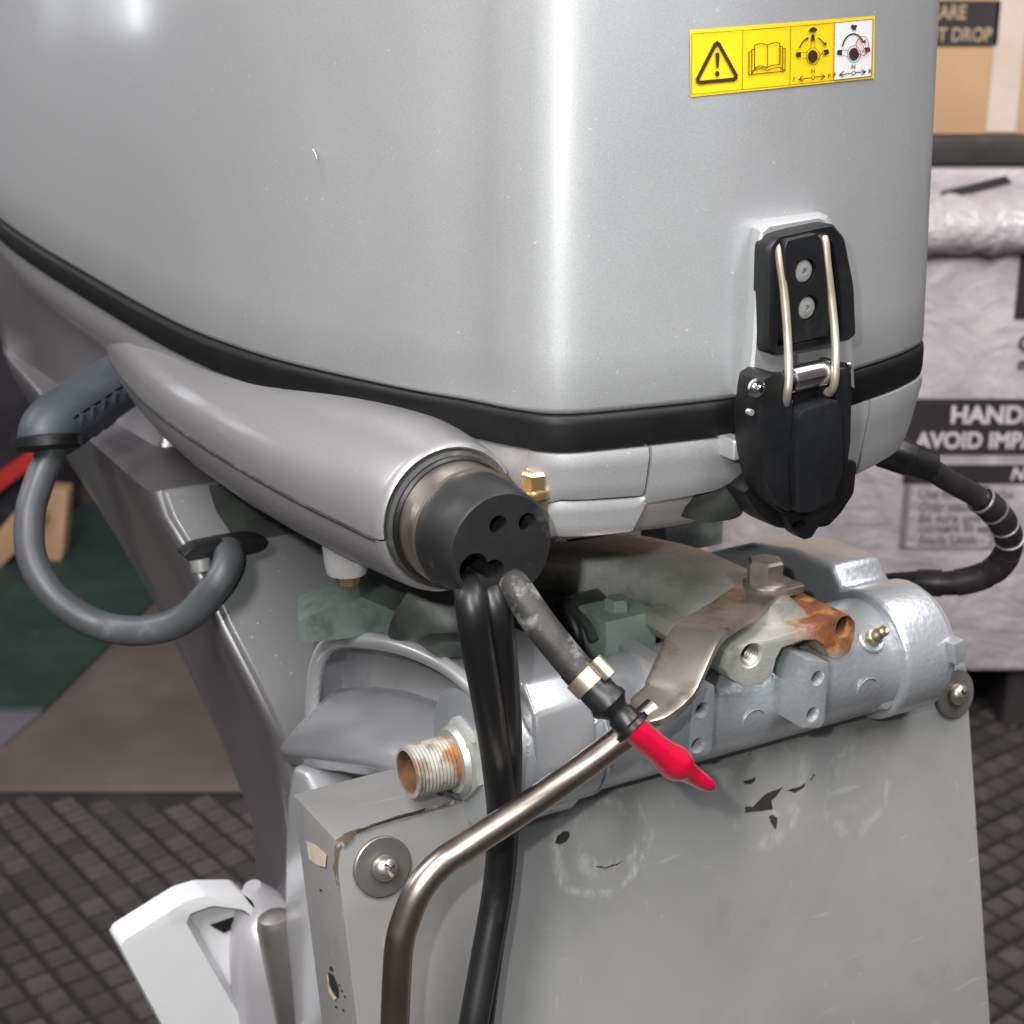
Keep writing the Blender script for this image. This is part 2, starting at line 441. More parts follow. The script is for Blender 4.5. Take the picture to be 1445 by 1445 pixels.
# ================================================================== BACKGROUND THINGS
M['card'] = simple('cardboard', (.52, .33, .185), .75, var=(6, .08), bump=(150, .1, .001), spec=.3)
M['strap'] = simple('clear_tape', (.62, .52, .44), .3, var=(15, .1))
M['print'] = simple('black_print', (.022, .018, .02), .6, var=(8, .2))
M['tanprint'] = simple('bare_card_letters', (.42, .30, .19), .75)
M['wprint'] = simple('pale_letters', (.55, .50, .52), .6, var=(20, .15))
M['gprint'] = simple('grey_small_print', (.17, .15, .165), .6, var=(20, .2))
M['palblack'] = simple('black_lid', (.03, .028, .027), .6, var=(9, .4), dirt=((.09, .085, .08), 7, .55, .6))
def mk_wrap():
    b = NB('stretch_film_wrap')
    n = b.noise(7, 6, .65, dist=.6)
    c = b.mix(b.ramp(n, .34, .68), (.36, .33, .345), (.58, .535, .55))
    c = b.mix(b.math('MULTIPLY', b.ramp(b.noise(5, 5, .6, stretch=(1, 1, 4)), .55, .7), .5), c, (.25, .235, .25))
    b.set('Base Color', c); b.set('Roughness', .28); b.set('Coat Weight', .7); b.set('Coat Roughness', .12)
    b.bump(b.noise(9, 6, .6, dist=1.2, stretch=(1, 1, 1.6)), .36, .03)
    return b.m
M['wrap'] = mk_wrap()
M['bubble'] = simple('white_bubble_wrap', (.46, .43, .44), .3, var=(40, .12), bump=(70, .8, .012), coat=.4)
YB = 2.45
def wpt(px, py, dy=0.0): return wy(px, py, YB + dy)
crx0, crx1 = wpt(835, 700).x, wpt(1560, 700).x
ztop = wpt(1380, 352).z; zbot = wpt(1380, 948).z
crate = Thing('wrapped_crate', 'tall crate wrapped in cloudy plastic film with black handling notices printed on it', 'crate', V(((crx0 + crx1) / 2, YB + .25, 0)), engine=False)
bm = newbm(); box(bm, ((crx0 + crx1) / 2, YB + .25, (ztop + zbot) / 2), ((crx1 - crx0) / 2, .25, (ztop - zbot) / 2)); bev(bm, .012, 2)
crate.part('body', bm, M['wrap'])
for k in range(3):
    bm = newbm(); cxx = crx0 + (crx1 - crx0) * (.08 + .42 * k)
    box(bm, (cxx, YB + .25, zbot / 2), (.05, .22, zbot / 2 - .001)); bev(bm, .004, 1); crate.part('pallet_block', bm, M['palblack'])
# bulging film and bubble roll along the top of the crate
bm = newbm()
zs = [wpt(1380, y).z for y in (352, 335, 312, 285)]
pr = [(-.020, zs[0] - .004), (-.038, zs[1]), (-.034, zs[2]), (-.012, zs[3]), (.10, zs[3] + .008), (.42, zs[3] + .006), (.47, zs[0] - .004)]
rings = []
for i in range(41):
    x = crx0 + (crx1 - crx0) * i / 40
    rings.append([V((x, YB + a + .006 * math.sin(i * 1.7 + j), b + .004 * math.sin(i * 2.3 + j * 2))) for j, (a, b) in enumerate(pr)])
loft(bm, rings); crate.part('bubble_wrap_roll', bm, M['bubble'], smooth=60)
# film covered lid sheet with a dark patch, above the roll
bm = newbm(); z0, z1 = wpt(1380, 285, .06).z + .004, wpt(1380, 238, .06).z
box(bm, ((crx0 + crx1) / 2, YB + .26, (z0 + z1) / 2), ((crx1 - crx0) / 2 - .01, .2, (z1 - z0) / 2)); bev(bm, .01, 2)
crate.part('wrapped_lid', bm, M['wrap'])
bm = newbm(); q = [wy(px, py, YB + .057) for px, py in ((1322, 283), (1330, 270), (1420, 248), (1428, 258), (1345, 279))]
prism(bm, q, (0, .002, 0)); crate.part('dark_sticker', bm, M['print'])
def panel(th, name, px0, py0, px1, py1, mt, Y, parent=None, t=.0008):
    a = wy(px0, py0, Y); b = wy(px1, py1, Y); bm = newbm()
    box(bm, ((a.x + b.x) / 2, Y + t / 2, (a.z + b.z) / 2), (abs(b.x - a.x) / 2, t / 2, abs(b.z - a.z) / 2))
    return th.part(name, bm, mt, parent, smooth=0)
def wtext(th, name, s, px, py, h, mt, Y, parent=None, bold=.02, right=False, sx=1.0, slant=0):
    """baseline-left at pixel (px, py), cap height h pixels"""
    P = wy(px, py, Y); sc = (wy(px, py - h, Y).z - P.z) / .70; bm = newbm()
    dx = -text_width(s, bold) * sc * sx if right else 0
    add_text(bm, s, lambda x, y: V((P.x + dx + x * sc * sx + slant * y * sc, Y, P.z + y * sc)), bold)
    return th.part(name, bm, mt, parent, smooth=0, recalc=False)
a = panel(crate, 'notice', 1281, 563, 1545, 641, M['print'], YB - .003)
wtext(crate, 'lettering', 'HANDLE', 1340, 597, 24, M['wprint'], YB - .0045, a, .035, sx=1.0)
wtext(crate, 'lettering', 'AVOID IMPACT', 1292, 632, 22, M['wprint'], YB - .0045, a, .035, sx=.93)
a = panel(crate, 'notice', 1276, 656, 1545, 682, M['print'], YB - .003)
wtext(crate, 'lettering', 'N', 1425, 677, 17, M['wprint'], YB - .0045, a, .04, slant=.2)
for (x0, y0, x1, y1) in ((1276, 684, 1278, 774), (1276, 772, 1545, 774)): panel(crate, 'frame_line', x0, y0, x1, y1, M['gprint'], YB - .003)
for s, py in (('\u00b7 Use for fork forks', 702), ('\u00b7 Only stack crates', 720), ('\u00b7 Be sure unit', 736), ('  corners fit securely', 750), ('\u00b7 Stack Limit - 2 u', 767)):
    wtext(crate, 'small_print', s, 1286, py, 12, M['gprint'], YB - .003, None, .02, sx=1.02)
panel(crate, 'black_mark', 1441, 352, 1500, 450, M['print'], YB - .003)
wtext(crate, 'lettering', 'C', 1436, 494, 20, M['print'], YB - .003, None, .04)
wtext(crate, 'lettering', 'n', 1436, 521, 17, M['print'], YB - .003, None, .04)
# black tray lid + cardboard box on top
zt = wpt(1380, 192, .08).z; zl = wpt(1380, 236, .08).z
tray = Thing('black_tray', 'black plastic tray between the cardboard box and the wrapped crate', 'tray', V(((crx0 + crx1) / 2, YB + .30, zl)), engine=False)
bm = newbm(); box(bm, ((crx0 + crx1) / 2, YB + .30, (zt + zl) / 2 + .001), ((crx1 - crx0) / 2 + .01, .22, (zt - zl) / 2 - .002)); bev(bm, .01, 2)
tray.part('rim', bm, M['palblack'])
carton = Thing('cardboard_box', 'brown cardboard box with a black do not drop notice and a strip of clear tape', 'box', V(((crx0 + crx1) / 2, YB + .33, zt)), engine=False)
YC = YB + .10
bm = newbm(); box(bm, ((crx0 + crx1) / 2, YC + .21, zt + .26), ((crx1 - crx0) / 2, .20, .26)); bev(bm, .004, 2)
carton.part('body', bm, M['card'])
YF = YC + .01
a = panel(carton, 'notice', 1215, 1, 1407, 65, M['print'], YF - .002)
wtext(carton, 'lettering', 'CARE', 1363, 27, 20, M['tanprint'], YF - .0035, a, .02, True, sx=.80)
wtext(carton, 'lettering', 'NOT DROP', 1399, 58, 19, M['tanprint'], YF - .0035, a, .02, True, sx=.82)
panel(carton, 'tape', 1419, -120, 1433, 186, M['strap'], YF - .002)

# pinkish carton seen through the gap under the cowl
M['pink'] = simple('pinkish_card', (.46, .30, .25), .7, var=(8, .1))
P = wz(900, 985, 0); px0 = wy(862, 740, 2.30).x; px1 = wy(1002, 740, 2.30).x; zz = wy(930, 640, 2.30).z
pk = Thing('small_carton', 'small pinkish carton with a dark triangle mark in front of the wrapped crate', 'box', V(((px0 + px1) / 2, 2.36, 0)), engine=False)
bm = newbm(); box(bm, ((px0 + px1) / 2, 2.36, zz / 2 + .001), ((px1 - px0) / 2, .06, zz / 2 - .001)); bev(bm, .004, 2); pk.part('body', bm, M['pink'])
bm = newbm(); prism(bm, [wy(px, py, 2.2985) for px, py in ((928, 741), (952, 741), (941, 722))], (0, .0008, 0)); pk.part('triangle_mark', bm, M['print'])

# left background: green panel lying on the slab, dark machine with a red stripe, two timber offcuts
M['green'] = simple('dark_green_sheet', (.014, .036, .029), .6, var=(7, .3), dirt=((.06, .08, .07), 9, .6, .5), bump=(60, .2, .002))
M['lilac'] = simple('lilac_grey_edge', (.11, .10, .115), .6, var=(7, .15))
gp = [wz(px, py, .022) for px, py in ((232, 830), (60, 1000), (-120, 1000), (-420, 770), (40, 700), (330, 720))]
gb = sum(gp, V()) / len(gp); gb.z = .013
green = Thing('green_panel', 'dark green sheet panel lying on the brown slab', 'panel', gb, engine=False)
bm = newbm(); prism(bm, gp, (0, 0, -.0095)); bev(bm, .003, 1); green.part('sheet', bm, M['green'])
bm = newbm(); prism(bm, [wz(px, py, .0165) for px, py in ((61, 1003), (4, 1050), (-130, 1050), (-130, 1003))], (0, 0, -.004)); green.part('edge_strip', bm, M['lilac'])
M['darkm'] = simple('dark_machine', (.022, .020, .026), .45, var=(6, .5), dirt=((.09, .08, .09), 9, .55, .6))
M['redm'] = simple('red_stripe', (.42, .025, .018), .45, var=(9, .15))
M['tan'] = simple('tan_timber', (.36, .215, .12), .7, var=(12, .15))
mb = wy(0, 640, 3.45); mach = Thing('dark_machine', 'dark machine housing with a slanting red stripe behind the motor', 'machine', V((mb.x - .12, 3.65, 0)), engine=False)
bm = newbm(); ringb = []
for z, s_ in ((.001, .8), (.2, .95), (.45, 1.0), (.66, .95), (.80, .75), (.88, .4)):
    ringb.append([V((mb.x - .12 + .27 * s_ * math.copysign(abs(math.cos(t)) ** .6, math.cos(t)), 3.65 + .2 * s_ * math.copysign(abs(math.sin(t)) ** .6, math.sin(t)), z)) for t in [2 * math.pi * k / 28 for k in range(28)]])
loft(bm, ringb); mach.part('housing', bm, M['darkm'], smooth=50)
bm = newbm(); prism(bm, [wy(px, py, 3.43) for px, py in ((-30, 686), (48, 632), (52, 654), (-30, 716))], (0, .04, 0)); mach.part('red_stripe', bm, M['redm'])
for k, (a, b, hw) in enumerate((((-20, 800), (52, 716), .030), ((74, 792), (78, 690), .026))):
    A = wz(*a, .0225); B = wy(*b, A.y + .03)
    t = Thing('timber_offcut', ('slanting tan timber offcut leaning by the dark machine', 'upright tan timber offcut behind the grey hose loop')[k], 'timber', A, engine=False)
    d = (B - A).normalized(); s_ = V((d.z, 0, -d.x)).normalized()
    bm = newbm(); prism(bm, rounded([A - s_ * hw, A + s_ * hw * .8, B + s_ * hw * 1.1, B - s_ * hw], .12), (0, .05, 0)); bev(bm, .004, 2); t.part('board', bm, M['tan'])

# ================================================================== TRANSOM BOARD
def mk_board():
    b = NB('scuffed_grey_board'); X, Y, Z = b.sep()
    base = b.mix(b.ramp(b.noise(9, 5), .35, .7), (.195, .194, .191), (.24, .238, .234))
    base = b.mix(b.math('MULTIPLY', b.ramp(b.noise(30, 6, .7), .58, .70), .35), base, (.16, .16, .156))
    tot = None
    for (px, py, r, wd, am) in ((850, 1185, .0245, .0035, .6), (862, 1178, .016, .005, .55), (1208, 1112, .021, .003, .33), (1205, 1105, .0135, .003, .22), (1078, 1120, .024, .004, .4), (1100, 1095, .0165, .004, .28)):
        c = onboard(px, py) - BOARD_BASE
        dx = b.math('SUBTRACT', X, c.x); dz = b.math('SUBTRACT', Z, c.z)
        d = b.math('SQRT', b.math('ADD', b.math('MULTIPLY', dx, dx), b.math('MULTIPLY', dz, dz)))
        d = b.math('ADD', d, b.math('MULTIPLY', b.math('SUBTRACT', b.noise(60, 4), .5), .016))
        e = b.math('DIVIDE', b.math('ABSOLUTE', b.math('SUBTRACT', d, r)), wd)
        mk = b.math('MULTIPLY', b.math('SUBTRACT', 1.0, e, True), am)
        mk = b.math('MULTIPLY', mk, b.ramp(b.noise(110, 6, .75, stretch=(1, 1, .35), dist=.8), .46, .58))
        tot = mk if tot is None else b.math('MAXIMUM', tot, mk)
    st = b.math('MULTIPLY', b.ramp(b.noise(60, 5, .7, stretch=(1.0, 1, .22)), .66, .74), .35)
    topm = b.math('MULTIPLY', b.math('ADD', Z, .07 + BOARD_BASE.z), 14.0, True)
    tot = b.math('MAXIMUM', tot, b.math('MULTIPLY', st, topm))
    for st_, th in (((.10, 1, 1.0), .70), ((1.0, 1, .10), .72)):
        tot = b.math('MAXIMUM', tot, b.math('MULTIPLY', b.ramp(b.noise(240, 2, .5, stretch=st_, dist=.4), th, th + .03), .22))
    base = b.mix(b.math('MULTIPLY', b.ramp(b.noise(5, 6, .7, dist=1.5), .45, .72), .30), base, (.13, .128, .125))
    fine = b.math('MULTIPLY', b.ramp(b.noise(26, 8, .8, dist=3.), .69, .705), .5)
    tot = b.math('MAXIMUM', tot, fine)
    b.set('Base Color', b.mix(tot, base, (.40, .40, .385)))
    b.set('Roughness', b.math('ADD', .34, b.math('MULTIPLY', b.noise(12, 5), .16)))
    b.set('Metallic', .12); b.bump(b.noise(180, 5), .10, .0006)
    return b.m
BW = .3525; BT = .044; BH = -FLOORZ
BOARD_BASE = V((BW / 2, FLOORZ * TB, FLOORZ + .001))
M['board'] = mk_board()
M['chip'] = simple('bare_dark_chip', (.018, .015, .013), .7, var=(120, .4), dirt=((.09, .06, .04), 140, .55, .7))
M['chipedge'] = simple('flaked_edge', (.10, .06, .04), .7, var=(160, .5), dirt=((.42, .38, .33), 120, .52, .8))
board = Thing('transom_board', 'scuffed grey painted board carrying the motor brackets, chipped along its top', 'board', BOARD_BASE)
up = V((0, TB, 1))
bm = newbm()
f0 = [V((0, 0, 0)), V((BW, 0, 0)), V((BW, BT, -.0)), V((0, BT, -.0))]
loft(bm, [[p + up * (FLOORZ + .001) for p in f0], f0]); bev(bm, .0016, 2)
board.part('slab', bm, M['board'])
def chip(pts, edge=False, off=.0004):
    rr = [onboard(px, py, off) for px, py in pts]
    out = []
    for i, p in enumerate(rr):
        q = rr[(i + 1) % len(rr)]
        for s in range(3): out.append(p.lerp(q, s / 3) + V((random.uniform(-1, 1), 0, random.uniform(-1, 1))) * .0003)
    bm = newbm(); bm.faces.new([bm.verts.new(p) for p in out]); bmesh.ops.triangulate(bm, faces=bm.faces)
    board.part('paint_chip', bm, M['chipedge' if edge else 'chip'], smooth=0)
Q = lambda L: [(750 + x / 2.079, 1050 + y / 2.079) for x, y in L]
for L in ([(625, 185), (650, 183), (690, 145), (738, 125), (715, 155), (703, 165), (708, 190), (690, 192), (650, 198), (627, 200)],
          [(697, 212), (708, 207), (720, 215), (720, 235), (718, 250), (712, 243), (705, 235)], [(740, 135), (775, 130), (803, 115), (800, 125), (775, 142), (760, 137)],
          [(622, 108), (657, 98), (655, 108), (640, 117), (626, 117)], [(818, 105), (828, 88), (830, 91), (821, 106)], [(625, 32), (645, 27), (640, 32)],
          [(70, 290), (76, 270), (90, 257), (108, 255), (114, 268), (104, 284), (84, 294)], [(185, 357), (215, 361), (250, 352), (272, 341), (250, 355), (215, 364)],
          [(88, 172), (108, 168), (98, 178)], [(1303, 244), (1308, 243), (1307, 249)]):
    chip(Q(L))
for L in ([(474, 1186), (486, 1176), (560, 1151), (640, 1130), (641, 1134), (566, 1155), (492, 1180), (478, 1196)], [(472, 1190), (480, 1193), (476, 1215), (473, 1240), (478, 1248), (474, 1250), (470, 1225)]):
    chip(L, True, .0012)
chip([(500, 1172), (560, 1152), (600, 1140), (600, 1144), (540, 1162), (505, 1175)], False, .0016)
chip([(480, 1188), (500, 1176), (498, 1184), (484, 1196)], True, .0018)
# bare patch and oval slot on the left edge of the board
def edgepatch(pts, mt, nm):
    bm = newbm(); bm.faces.new([bm.verts.new(atx(px, py, -.0006)) for px, py in pts]); board.part(nm, bm, M[mt], smooth=0)
M['bare'] = simple('bare_wood_patch', (.45, .38, .30), .7, var=(90, .2))
edgepatch([(432, 1186), (446, 1192), (461, 1206), (459, 1224), (447, 1221), (436, 1212)], 'bare', 'bare_patch')
edgepatch([(463, 1372), (470, 1376), (477, 1395), (477, 1408), (471, 1405), (464, 1390)], 'hole', 'slot')
edgepatch([(461, 1376), (464, 1378), (468, 1396), (475, 1408), (472, 1412), (464, 1401)], 'bare', 'slot_rim')
for px, py, r in ((467, 1367, 2.5), (482, 1398, 1.3), (486, 1406, 1.3), (474, 1421, 1.3), (484, 1425, 1.4), (478, 1390, 1.2), (452, 1256, 1.5)):
    edgepatch([(px + r * math.cos(t), py + 1.4 * r * math.sin(t)) for t in (0, 1, 2, 3, 4, 5)], 'chip', 'paint_chip')
# washers and pan head screws
wn = V((0, -1, TB)).normalized()
for k, (px, py, rw, dark) in enumerate(((538, 1222, .0128, 0), (1345, 978, .0128, 0))):
    c = onboard(px, py, 0); bm = newbm()
    lathe(bm, c - wn * .001, wn, [(0, rw), (.0026, rw), (.003, rw - .0005), (.003, .001)], 40)
    wsh = board.part('washer', bm, M['washer'])
    bm = newbm(); lathe(bm, c + wn * .002, wn, [(0, .0046), (.0012, .0056), (.0028, .0055), (.0045, .0045), (.0056, .0028), (.0060, .0008)], 28)
    cr = []
    for ang in (.4, .4 + math.pi / 2):
        a, u, v = frame(wn); b2 = newbm()
        d1 = u * math.cos(ang) + v * math.sin(ang); d2 = a.cross(d1)
        box(b2, c + wn * .0078, (.0033, .0008, .0035), (d1, d2, a)); cr.append(b2)
    bm = cut(bm, *cr); board.part('screw', bm, M['bolt'], wsh)

# ================================================================== OUTBOARD MOTOR
MB = V((.175, .25, FLOORZ))
motor = Thing('outboard_motor', 'silver outboard motor with a black parting seal and front latch', 'outboard motor', MB)
# --- upper cowl
bm = newbm(); rings = []
for z, off in ((SEAM - .0005, -.006), (SEAM - .0005, -.0022), (SEAM + .0006, -.0006), (SEAM + .0025, 0)):
    rings.append(ring(z, off))
for k in range(1, 11):
    z = SEAM + .0025 + (.215 - .0025) * k / 10; sx, sy = tap(z); rings.append(ring(z, 0, sx, sy))
for ins, z in ((.010, .410), (.026, .426), (.055, .440), (.10, .448)):
    sx, sy = tap(z); rings.append(ring(z, 0, sx - ins * 3.0, sy - ins * 1.6))
loft(bm, rings, True, True, True)
cowl = motor.part('upper_cowl', bm, M['silver'], smooth=38)
bm = newbm()
# raised boss under the latch keeper
outer = [(1036, 557), (1046, 490), (1053, 400), (1058, 340), (1062, 321), (1073, 309), (1115, 304), (1156, 299), (1168, 304), (1178, 322), (1192, 400), (1202, 480), (1206, 548)]
inner = [(1061, 552), (1067, 490), (1071, 400), (1073, 345), (1077, 328), (1086, 320), (1120, 314), (1156, 308), (1165, 312), (1173, 326), (1187, 400), (1194, 480), (1196, 540)]
def ontap(L, f): return [onwall(px, py, f) for px, py in L]
mid = [((a + c) / 2, (b + d) / 2) for (a, b), (c, d) in zip(outer, inner)]
loft(bm, [ontap(outer, -.003), ontap(outer, .0004), ontap([(a * .7 + c * .3, b * .7 + d * .3) for (a, b), (c, d) in zip(outer, inner)], .0050), ontap([(a * .25 + c * .75, b * .25 + d * .75) for (a, b), (c, d) in zip(outer, inner)], .0088), ontap(inner, .0098)])
motor.part('latch_boss', bm, M['silver'], cowl, smooth=24)
def on_flank(px, py, off):
    x = .01
    for _ in range(20):
        p = atx(px, py, x); best = min(range(NP), key=lambda i: abs(PLAN[i].y - p.y) + (9 if PLAN[i].x > .17 else 0)); sx, sy = tap(p.z)
        x = CX + (PLAN[best].x - CX) * sx - off
    return atx(px, py, x)
bm = newbm(); tube(bm, [on_flank(px, py, .0002) for px, py in ((441, 211), (445, 217), (447, 224))], .00022, 6, 4); motor.part('scratch', bm, M['lwhite'], cowl)
# --- seal
bm = newbm()
loft(bm, [ring(z, o) for z, o in ((SEAM - .0003, -.010), (SEAM - .0003, -.0012), (SEAM - .0012, .0002), (SEAM - .004, .0006), (SEAM - .011, .0006), (SEAM - .0140, .0002), (SEAM - .0148, -.0015), (SEAM - .0148, -.010))], True, False, False)
motor.part('rubber_seal', bm, M['seal'], smooth=50)
# --- lower pan
bm = newbm(); rings = []
for z, o in ((.1603, -.012), (.1603, -.0016), (.1590, 0), (.150, -.0005), (.140, -.003), (.130, -.008), (.120, -.016), (.112, -.030)):
    sx, sy = tap(z); rings.append(ring(z, o - .0022, 1 - (1 - sx) * .5, 1 - (1 - sy) * .5))
loft(bm, rings, True, True, True)
pan = motor.part('lower_pan', bm, M['pan'], smooth=40)
# front panels, each plate its own piece
def plate(name, xs, top, bot, off, thick, mt, n=18, parent=None):
    bm = newbm(); fr, bk = [], []
    def itp(T, x):
        for (a, b), (c, d) in zip(T, T[1:]):
            if a <= x <= c: return b + (d - b) * (x - a) / (c - a)
        return T[0][1] if x < T[0][0] else T[-1][1]
    F, B = [], []
    for i in range(n + 1):
        x = xs[0] + (xs[1] - xs[0]) * i / n
        zt, zb = itp(top, x), itp(bot, x); row, rb = [], []
        for j in range(7):
            z = zt + (zb - zt) * j / 6
            e = .0012 if j in (0, 6) else 0
            row.append(wall(x, z, off - e)); rb.append(wall(x, z, off - thick))
        F.append(row); B.append(rb)
    gF = [[bm.verts.new(p) for p in r] for r in F]; gB = [[bm.verts.new(p) for p in r] for r in B]
    for i in range(n):
        for j in range(6):
            bm.faces.new((gF[i][j], gF[i + 1][j], gF[i + 1][j + 1], gF[i][j + 1]))
            bm.faces.new((gB[i][j], gB[i][j + 1], gB[i + 1][j + 1], gB[i + 1][j]))
    for i in range(n):
        bm.faces.new((gF[i][0], gB[i][0], gB[i + 1][0], gF[i + 1][0])); bm.faces.new((gF[i][6], gF[i + 1][6], gB[i + 1][6], gB[i][6]))
    for j in range(6):
        bm.faces.new((gF[0][j], gF[0][j + 1], gB[0][j + 1], gB[0][j])); bm.faces.new((gF[n][j], gB[n][j], gB[n][j + 1], gF[n][j + 1]))
    return motor.part(name, bm, M[mt], parent, smooth=40)
def PX(px, py): p = onwall(px, py, .001); return (p.x, p.z)
zt = SEAM - .0153
pA = [PX(*q) for q in ((735, 703), (790, 707), (850, 705), (907, 701))]
xr = PX(914, 660)[0]
plate('front_panel', (.0755, xr - .0008), [(0, zt), (1, zt)], [(a, b + .0006) for a, b in pA], .0022, .012, 'silver')
pB = [PX(*q) for q in ((735, 752), (780, 757), (850, 756), (894, 751))]
x2 = pB[-1][0]; x3 = PX(912, 708)[0]
plate('front_panel', (.0755, x3), [(a, b - .0004) for a, b in pA] + [(x3, PX(910, 700)[1])], pB + [(x3, PX(912, 710)[1])], .0012, .012, 'silver', 24)
xe = PX(1062, 660)[0]
plate('front_panel', (xr + .0006, xe), [(0, zt), (1, zt)], [PX(*q) for q in ((915, 709), (960, 702), (1010, 692), (1030, 682), (1060, 668))], .0022, .012, 'silver')
xs2 = PX(1222, 600)[0]
plate('front_panel', (PX(1150, 640)[0], xs2 - .0006), [(0, zt), (1, zt)], [PX(*q) for q in ((1150, 690), (1190, 680), (1210, 668))], .0014, .012, 'silver')
plate('front_panel', (xs2 + .0004, .2985), [(0, zt), (1, zt)], [PX(*q) for q in ((1212, 668), (1245, 650), (1270, 632))] + [(.30, .139)], .0022, .014, 'silver')
bm = newbm(); c = onwall(1032, 630, .004); box(bm, c, (.0034, .006, .0042)); bev(bm, .0014, 3); motor.part('panel_boss', bm, M['silver'])
# dark cup hanging under the pan beside the latch
bm = newbm(); c = onwall(1000, 705, -.015); lathe(bm, c + V((0, 0, -.008)), (0, 0, 1), [(0, .006), (.003, .014), (.010, .017), (.02, .017)], 24); motor.part('drain_cup', bm, M['dark_metal'])

# --- side pod with the cable grommet
PXA, PZA = .0446, .135
prof = [(-.0190, .0272), (-.0205, .0284), (-.0195, .0298), (-.016, .0306), (-.008, .0316), (.010, .0333), (.04, .0362), (.08, .0390), (.13, .0415), (.19, .0425), (.24, .0410), (.29, .0370), (.33, .0320), (.365, .0255), (.39, .018), (.405, .008)]
def pod_ring(y, r, a0, a1, n=26, dr=0.):
    out = []
    sw = max(0, (y - .05)) * .012
    for i in range(n + 1):
        t = a0 + (a1 - a0) * i / n
        x = PXA + sw - (r + dr) * math.cos(t); z = PZA + (r + dr) * math.sin(t)
        if t > 0:
            f = min(1, max(0, (y + .012) / .06)); f = f * f * (3 - 2 * f)
            rt = r + dr + (min(r + dr, .0325 + rise(y)) - r - dr) * f
            z = PZA + rt * math.sin(t)
            if t > math.pi / 2: x = PXA + sw + (r + dr) * -math.cos(t)
        out.append(V((x, y, z)))
    return out
bm = newbm(); loft(bm, [pod_ring(y, r, R(-7), R(150)) for y, r in prof], False)
bmesh.ops.solidify(bm, geom=bm.faces[:], thickness=.0014); motor.part('pod_upper_shell', bm, M['pan'], smooth=50)
bm = newbm(); loft(bm, [pod_ring(y, r, R(-150), R(-8.5), dr=-.0004) for y, r in prof], False)
bmesh.ops.solidify(bm, geom=bm.faces[:], thickness=.0014); lo = motor.part('pod_lower_shell', bm, M['pan'], smooth=50)
bm = newbm(); tube(bm, [V((PXA - r * math.cos(R(-8)) + .0008 + max(0, (y - .05)) * .012, y, PZA + r * math.sin(R(-8)))) for y, r in prof[3:-2]], .0012, 8, 3); motor.part('pod_joint', bm, M['gasket'], lo)
bm = newbm(); loft(bm, [pod_ring(y, r, R(-172), R(-188), 3, dr=-.002) for y, r in prof], False); bm.free()
# small ear with a screw under the pod
bm = newbm(); c = V((PXA - .012, .052, PZA - .0385)); lathe(bm, c, (0, 0, 1), [(-.004, .0085), (0, .0095), (.012, .0105)], 24); ear = motor.part('pod_ear', bm, M['pan'])
bm = newbm(); lathe(bm, c + V((0, 0, -.009)), (0, 0, 1), [(0, .005), (.005, .006)], 6); motor.part('screw', bm, M['brass'], ear)
# pod lining
AX = V((0, -1, 0))
bm = newbm(); lathe(bm, V((PXA, .3, PZA)), AX, [(0, .024), (.300, .0265), (.3165, .0270), (.3215, .0270), (.3225, .0255), (.3225, .018)], 48); motor.part('gasket_ring', bm, M['gasket'])
bm = newbm(); lathe(bm, V((PXA, -.0215, PZA)), AX, [(0, .0248), (.0008, .0256), (.0022, .0256), (.003, .0246), (.003, .015)], 48); motor.part('gasket_lip', bm, M['rubber'])
bm = newbm(); lathe(bm, V((PXA, 0, PZA)), AX, [(0, .0225), (.026, .0228), (.044, .0231), (.0480, .0229), (.0585, .0216), (.0600, .0205)], 64)
cuts = []
for px, py, r in ((703, 741, .0036), (744, 737, .0036), (669, 803, .0060), (697, 805, .0042)):
    c = aty(px, py, -.06); b2 = newbm(); lathe(b2, c + V((0, -.01, 0)), (0, 1, 0), [(0, r), (.032, r)], 24); cuts.append(b2)
b2 = newbm(); c = aty(690, 845, -.06); box(b2, c + V((.002, 0, -.004)), (.013, .020, .0075)); cuts.append(b2)
bm = cut(bm, *cuts); grom = motor.part('cable_grommet', bm, M['plug'], smooth=40)
# hose-clamp band with its tail and yellow bolt
bm = newbm(); lathe(bm, V((PXA, -.0245, PZA)), AX, [(0, .0230), (.0003, .0240), (.0112, .0240), (.0115, .0230)], 64, False, False); band = motor.part('clamp_band', bm, M['band'])
bm = newbm()
tl = []
for i in range(7):
    t = R(74 - i * 7); rr = .0243 + .0020 * (1 - i / 6.) * .7
    tl.append([V((PXA + rr * math.cos(t), -.0262 - .004 * (i / 6), PZA + rr * math.sin(t))), V((PXA + (rr + .0002) * math.cos(t), -.0262 - .0085 + .002 * math.sin(i), PZA + (rr + .0002) * math.sin(t)))])
loft(bm, tl, False); bmesh.ops.solidify(bm, geom=bm.faces[:], thickness=.0006); motor.part('band_tail', bm, M['band'], band)
c = aty(757, 707, -.030)
bm = newbm(); box(bm, c + V((.0, .001, -.004)), (.0036, .0040, .0070)); bev(bm, .001, 2); motor.part('clamp_housing', bm, M['nipple'], band)
c = aty(754, 683, -.030)
bm = newbm(); lathe(bm, c + V((0, 0, -.003)), (0, 0, 1), [(-.002, .0058), (0, .0062), (.0012, .0058)], 24); lathe(bm, c + V((0, 0, -.0018)), (0, 0, 1), [(0, .0054), (.0060, .0054), (.0072, .0045), (.0066, .0036)], 6, rot=.3)
bb = motor.part('clamp_bolt', bm, M['brass'], band)

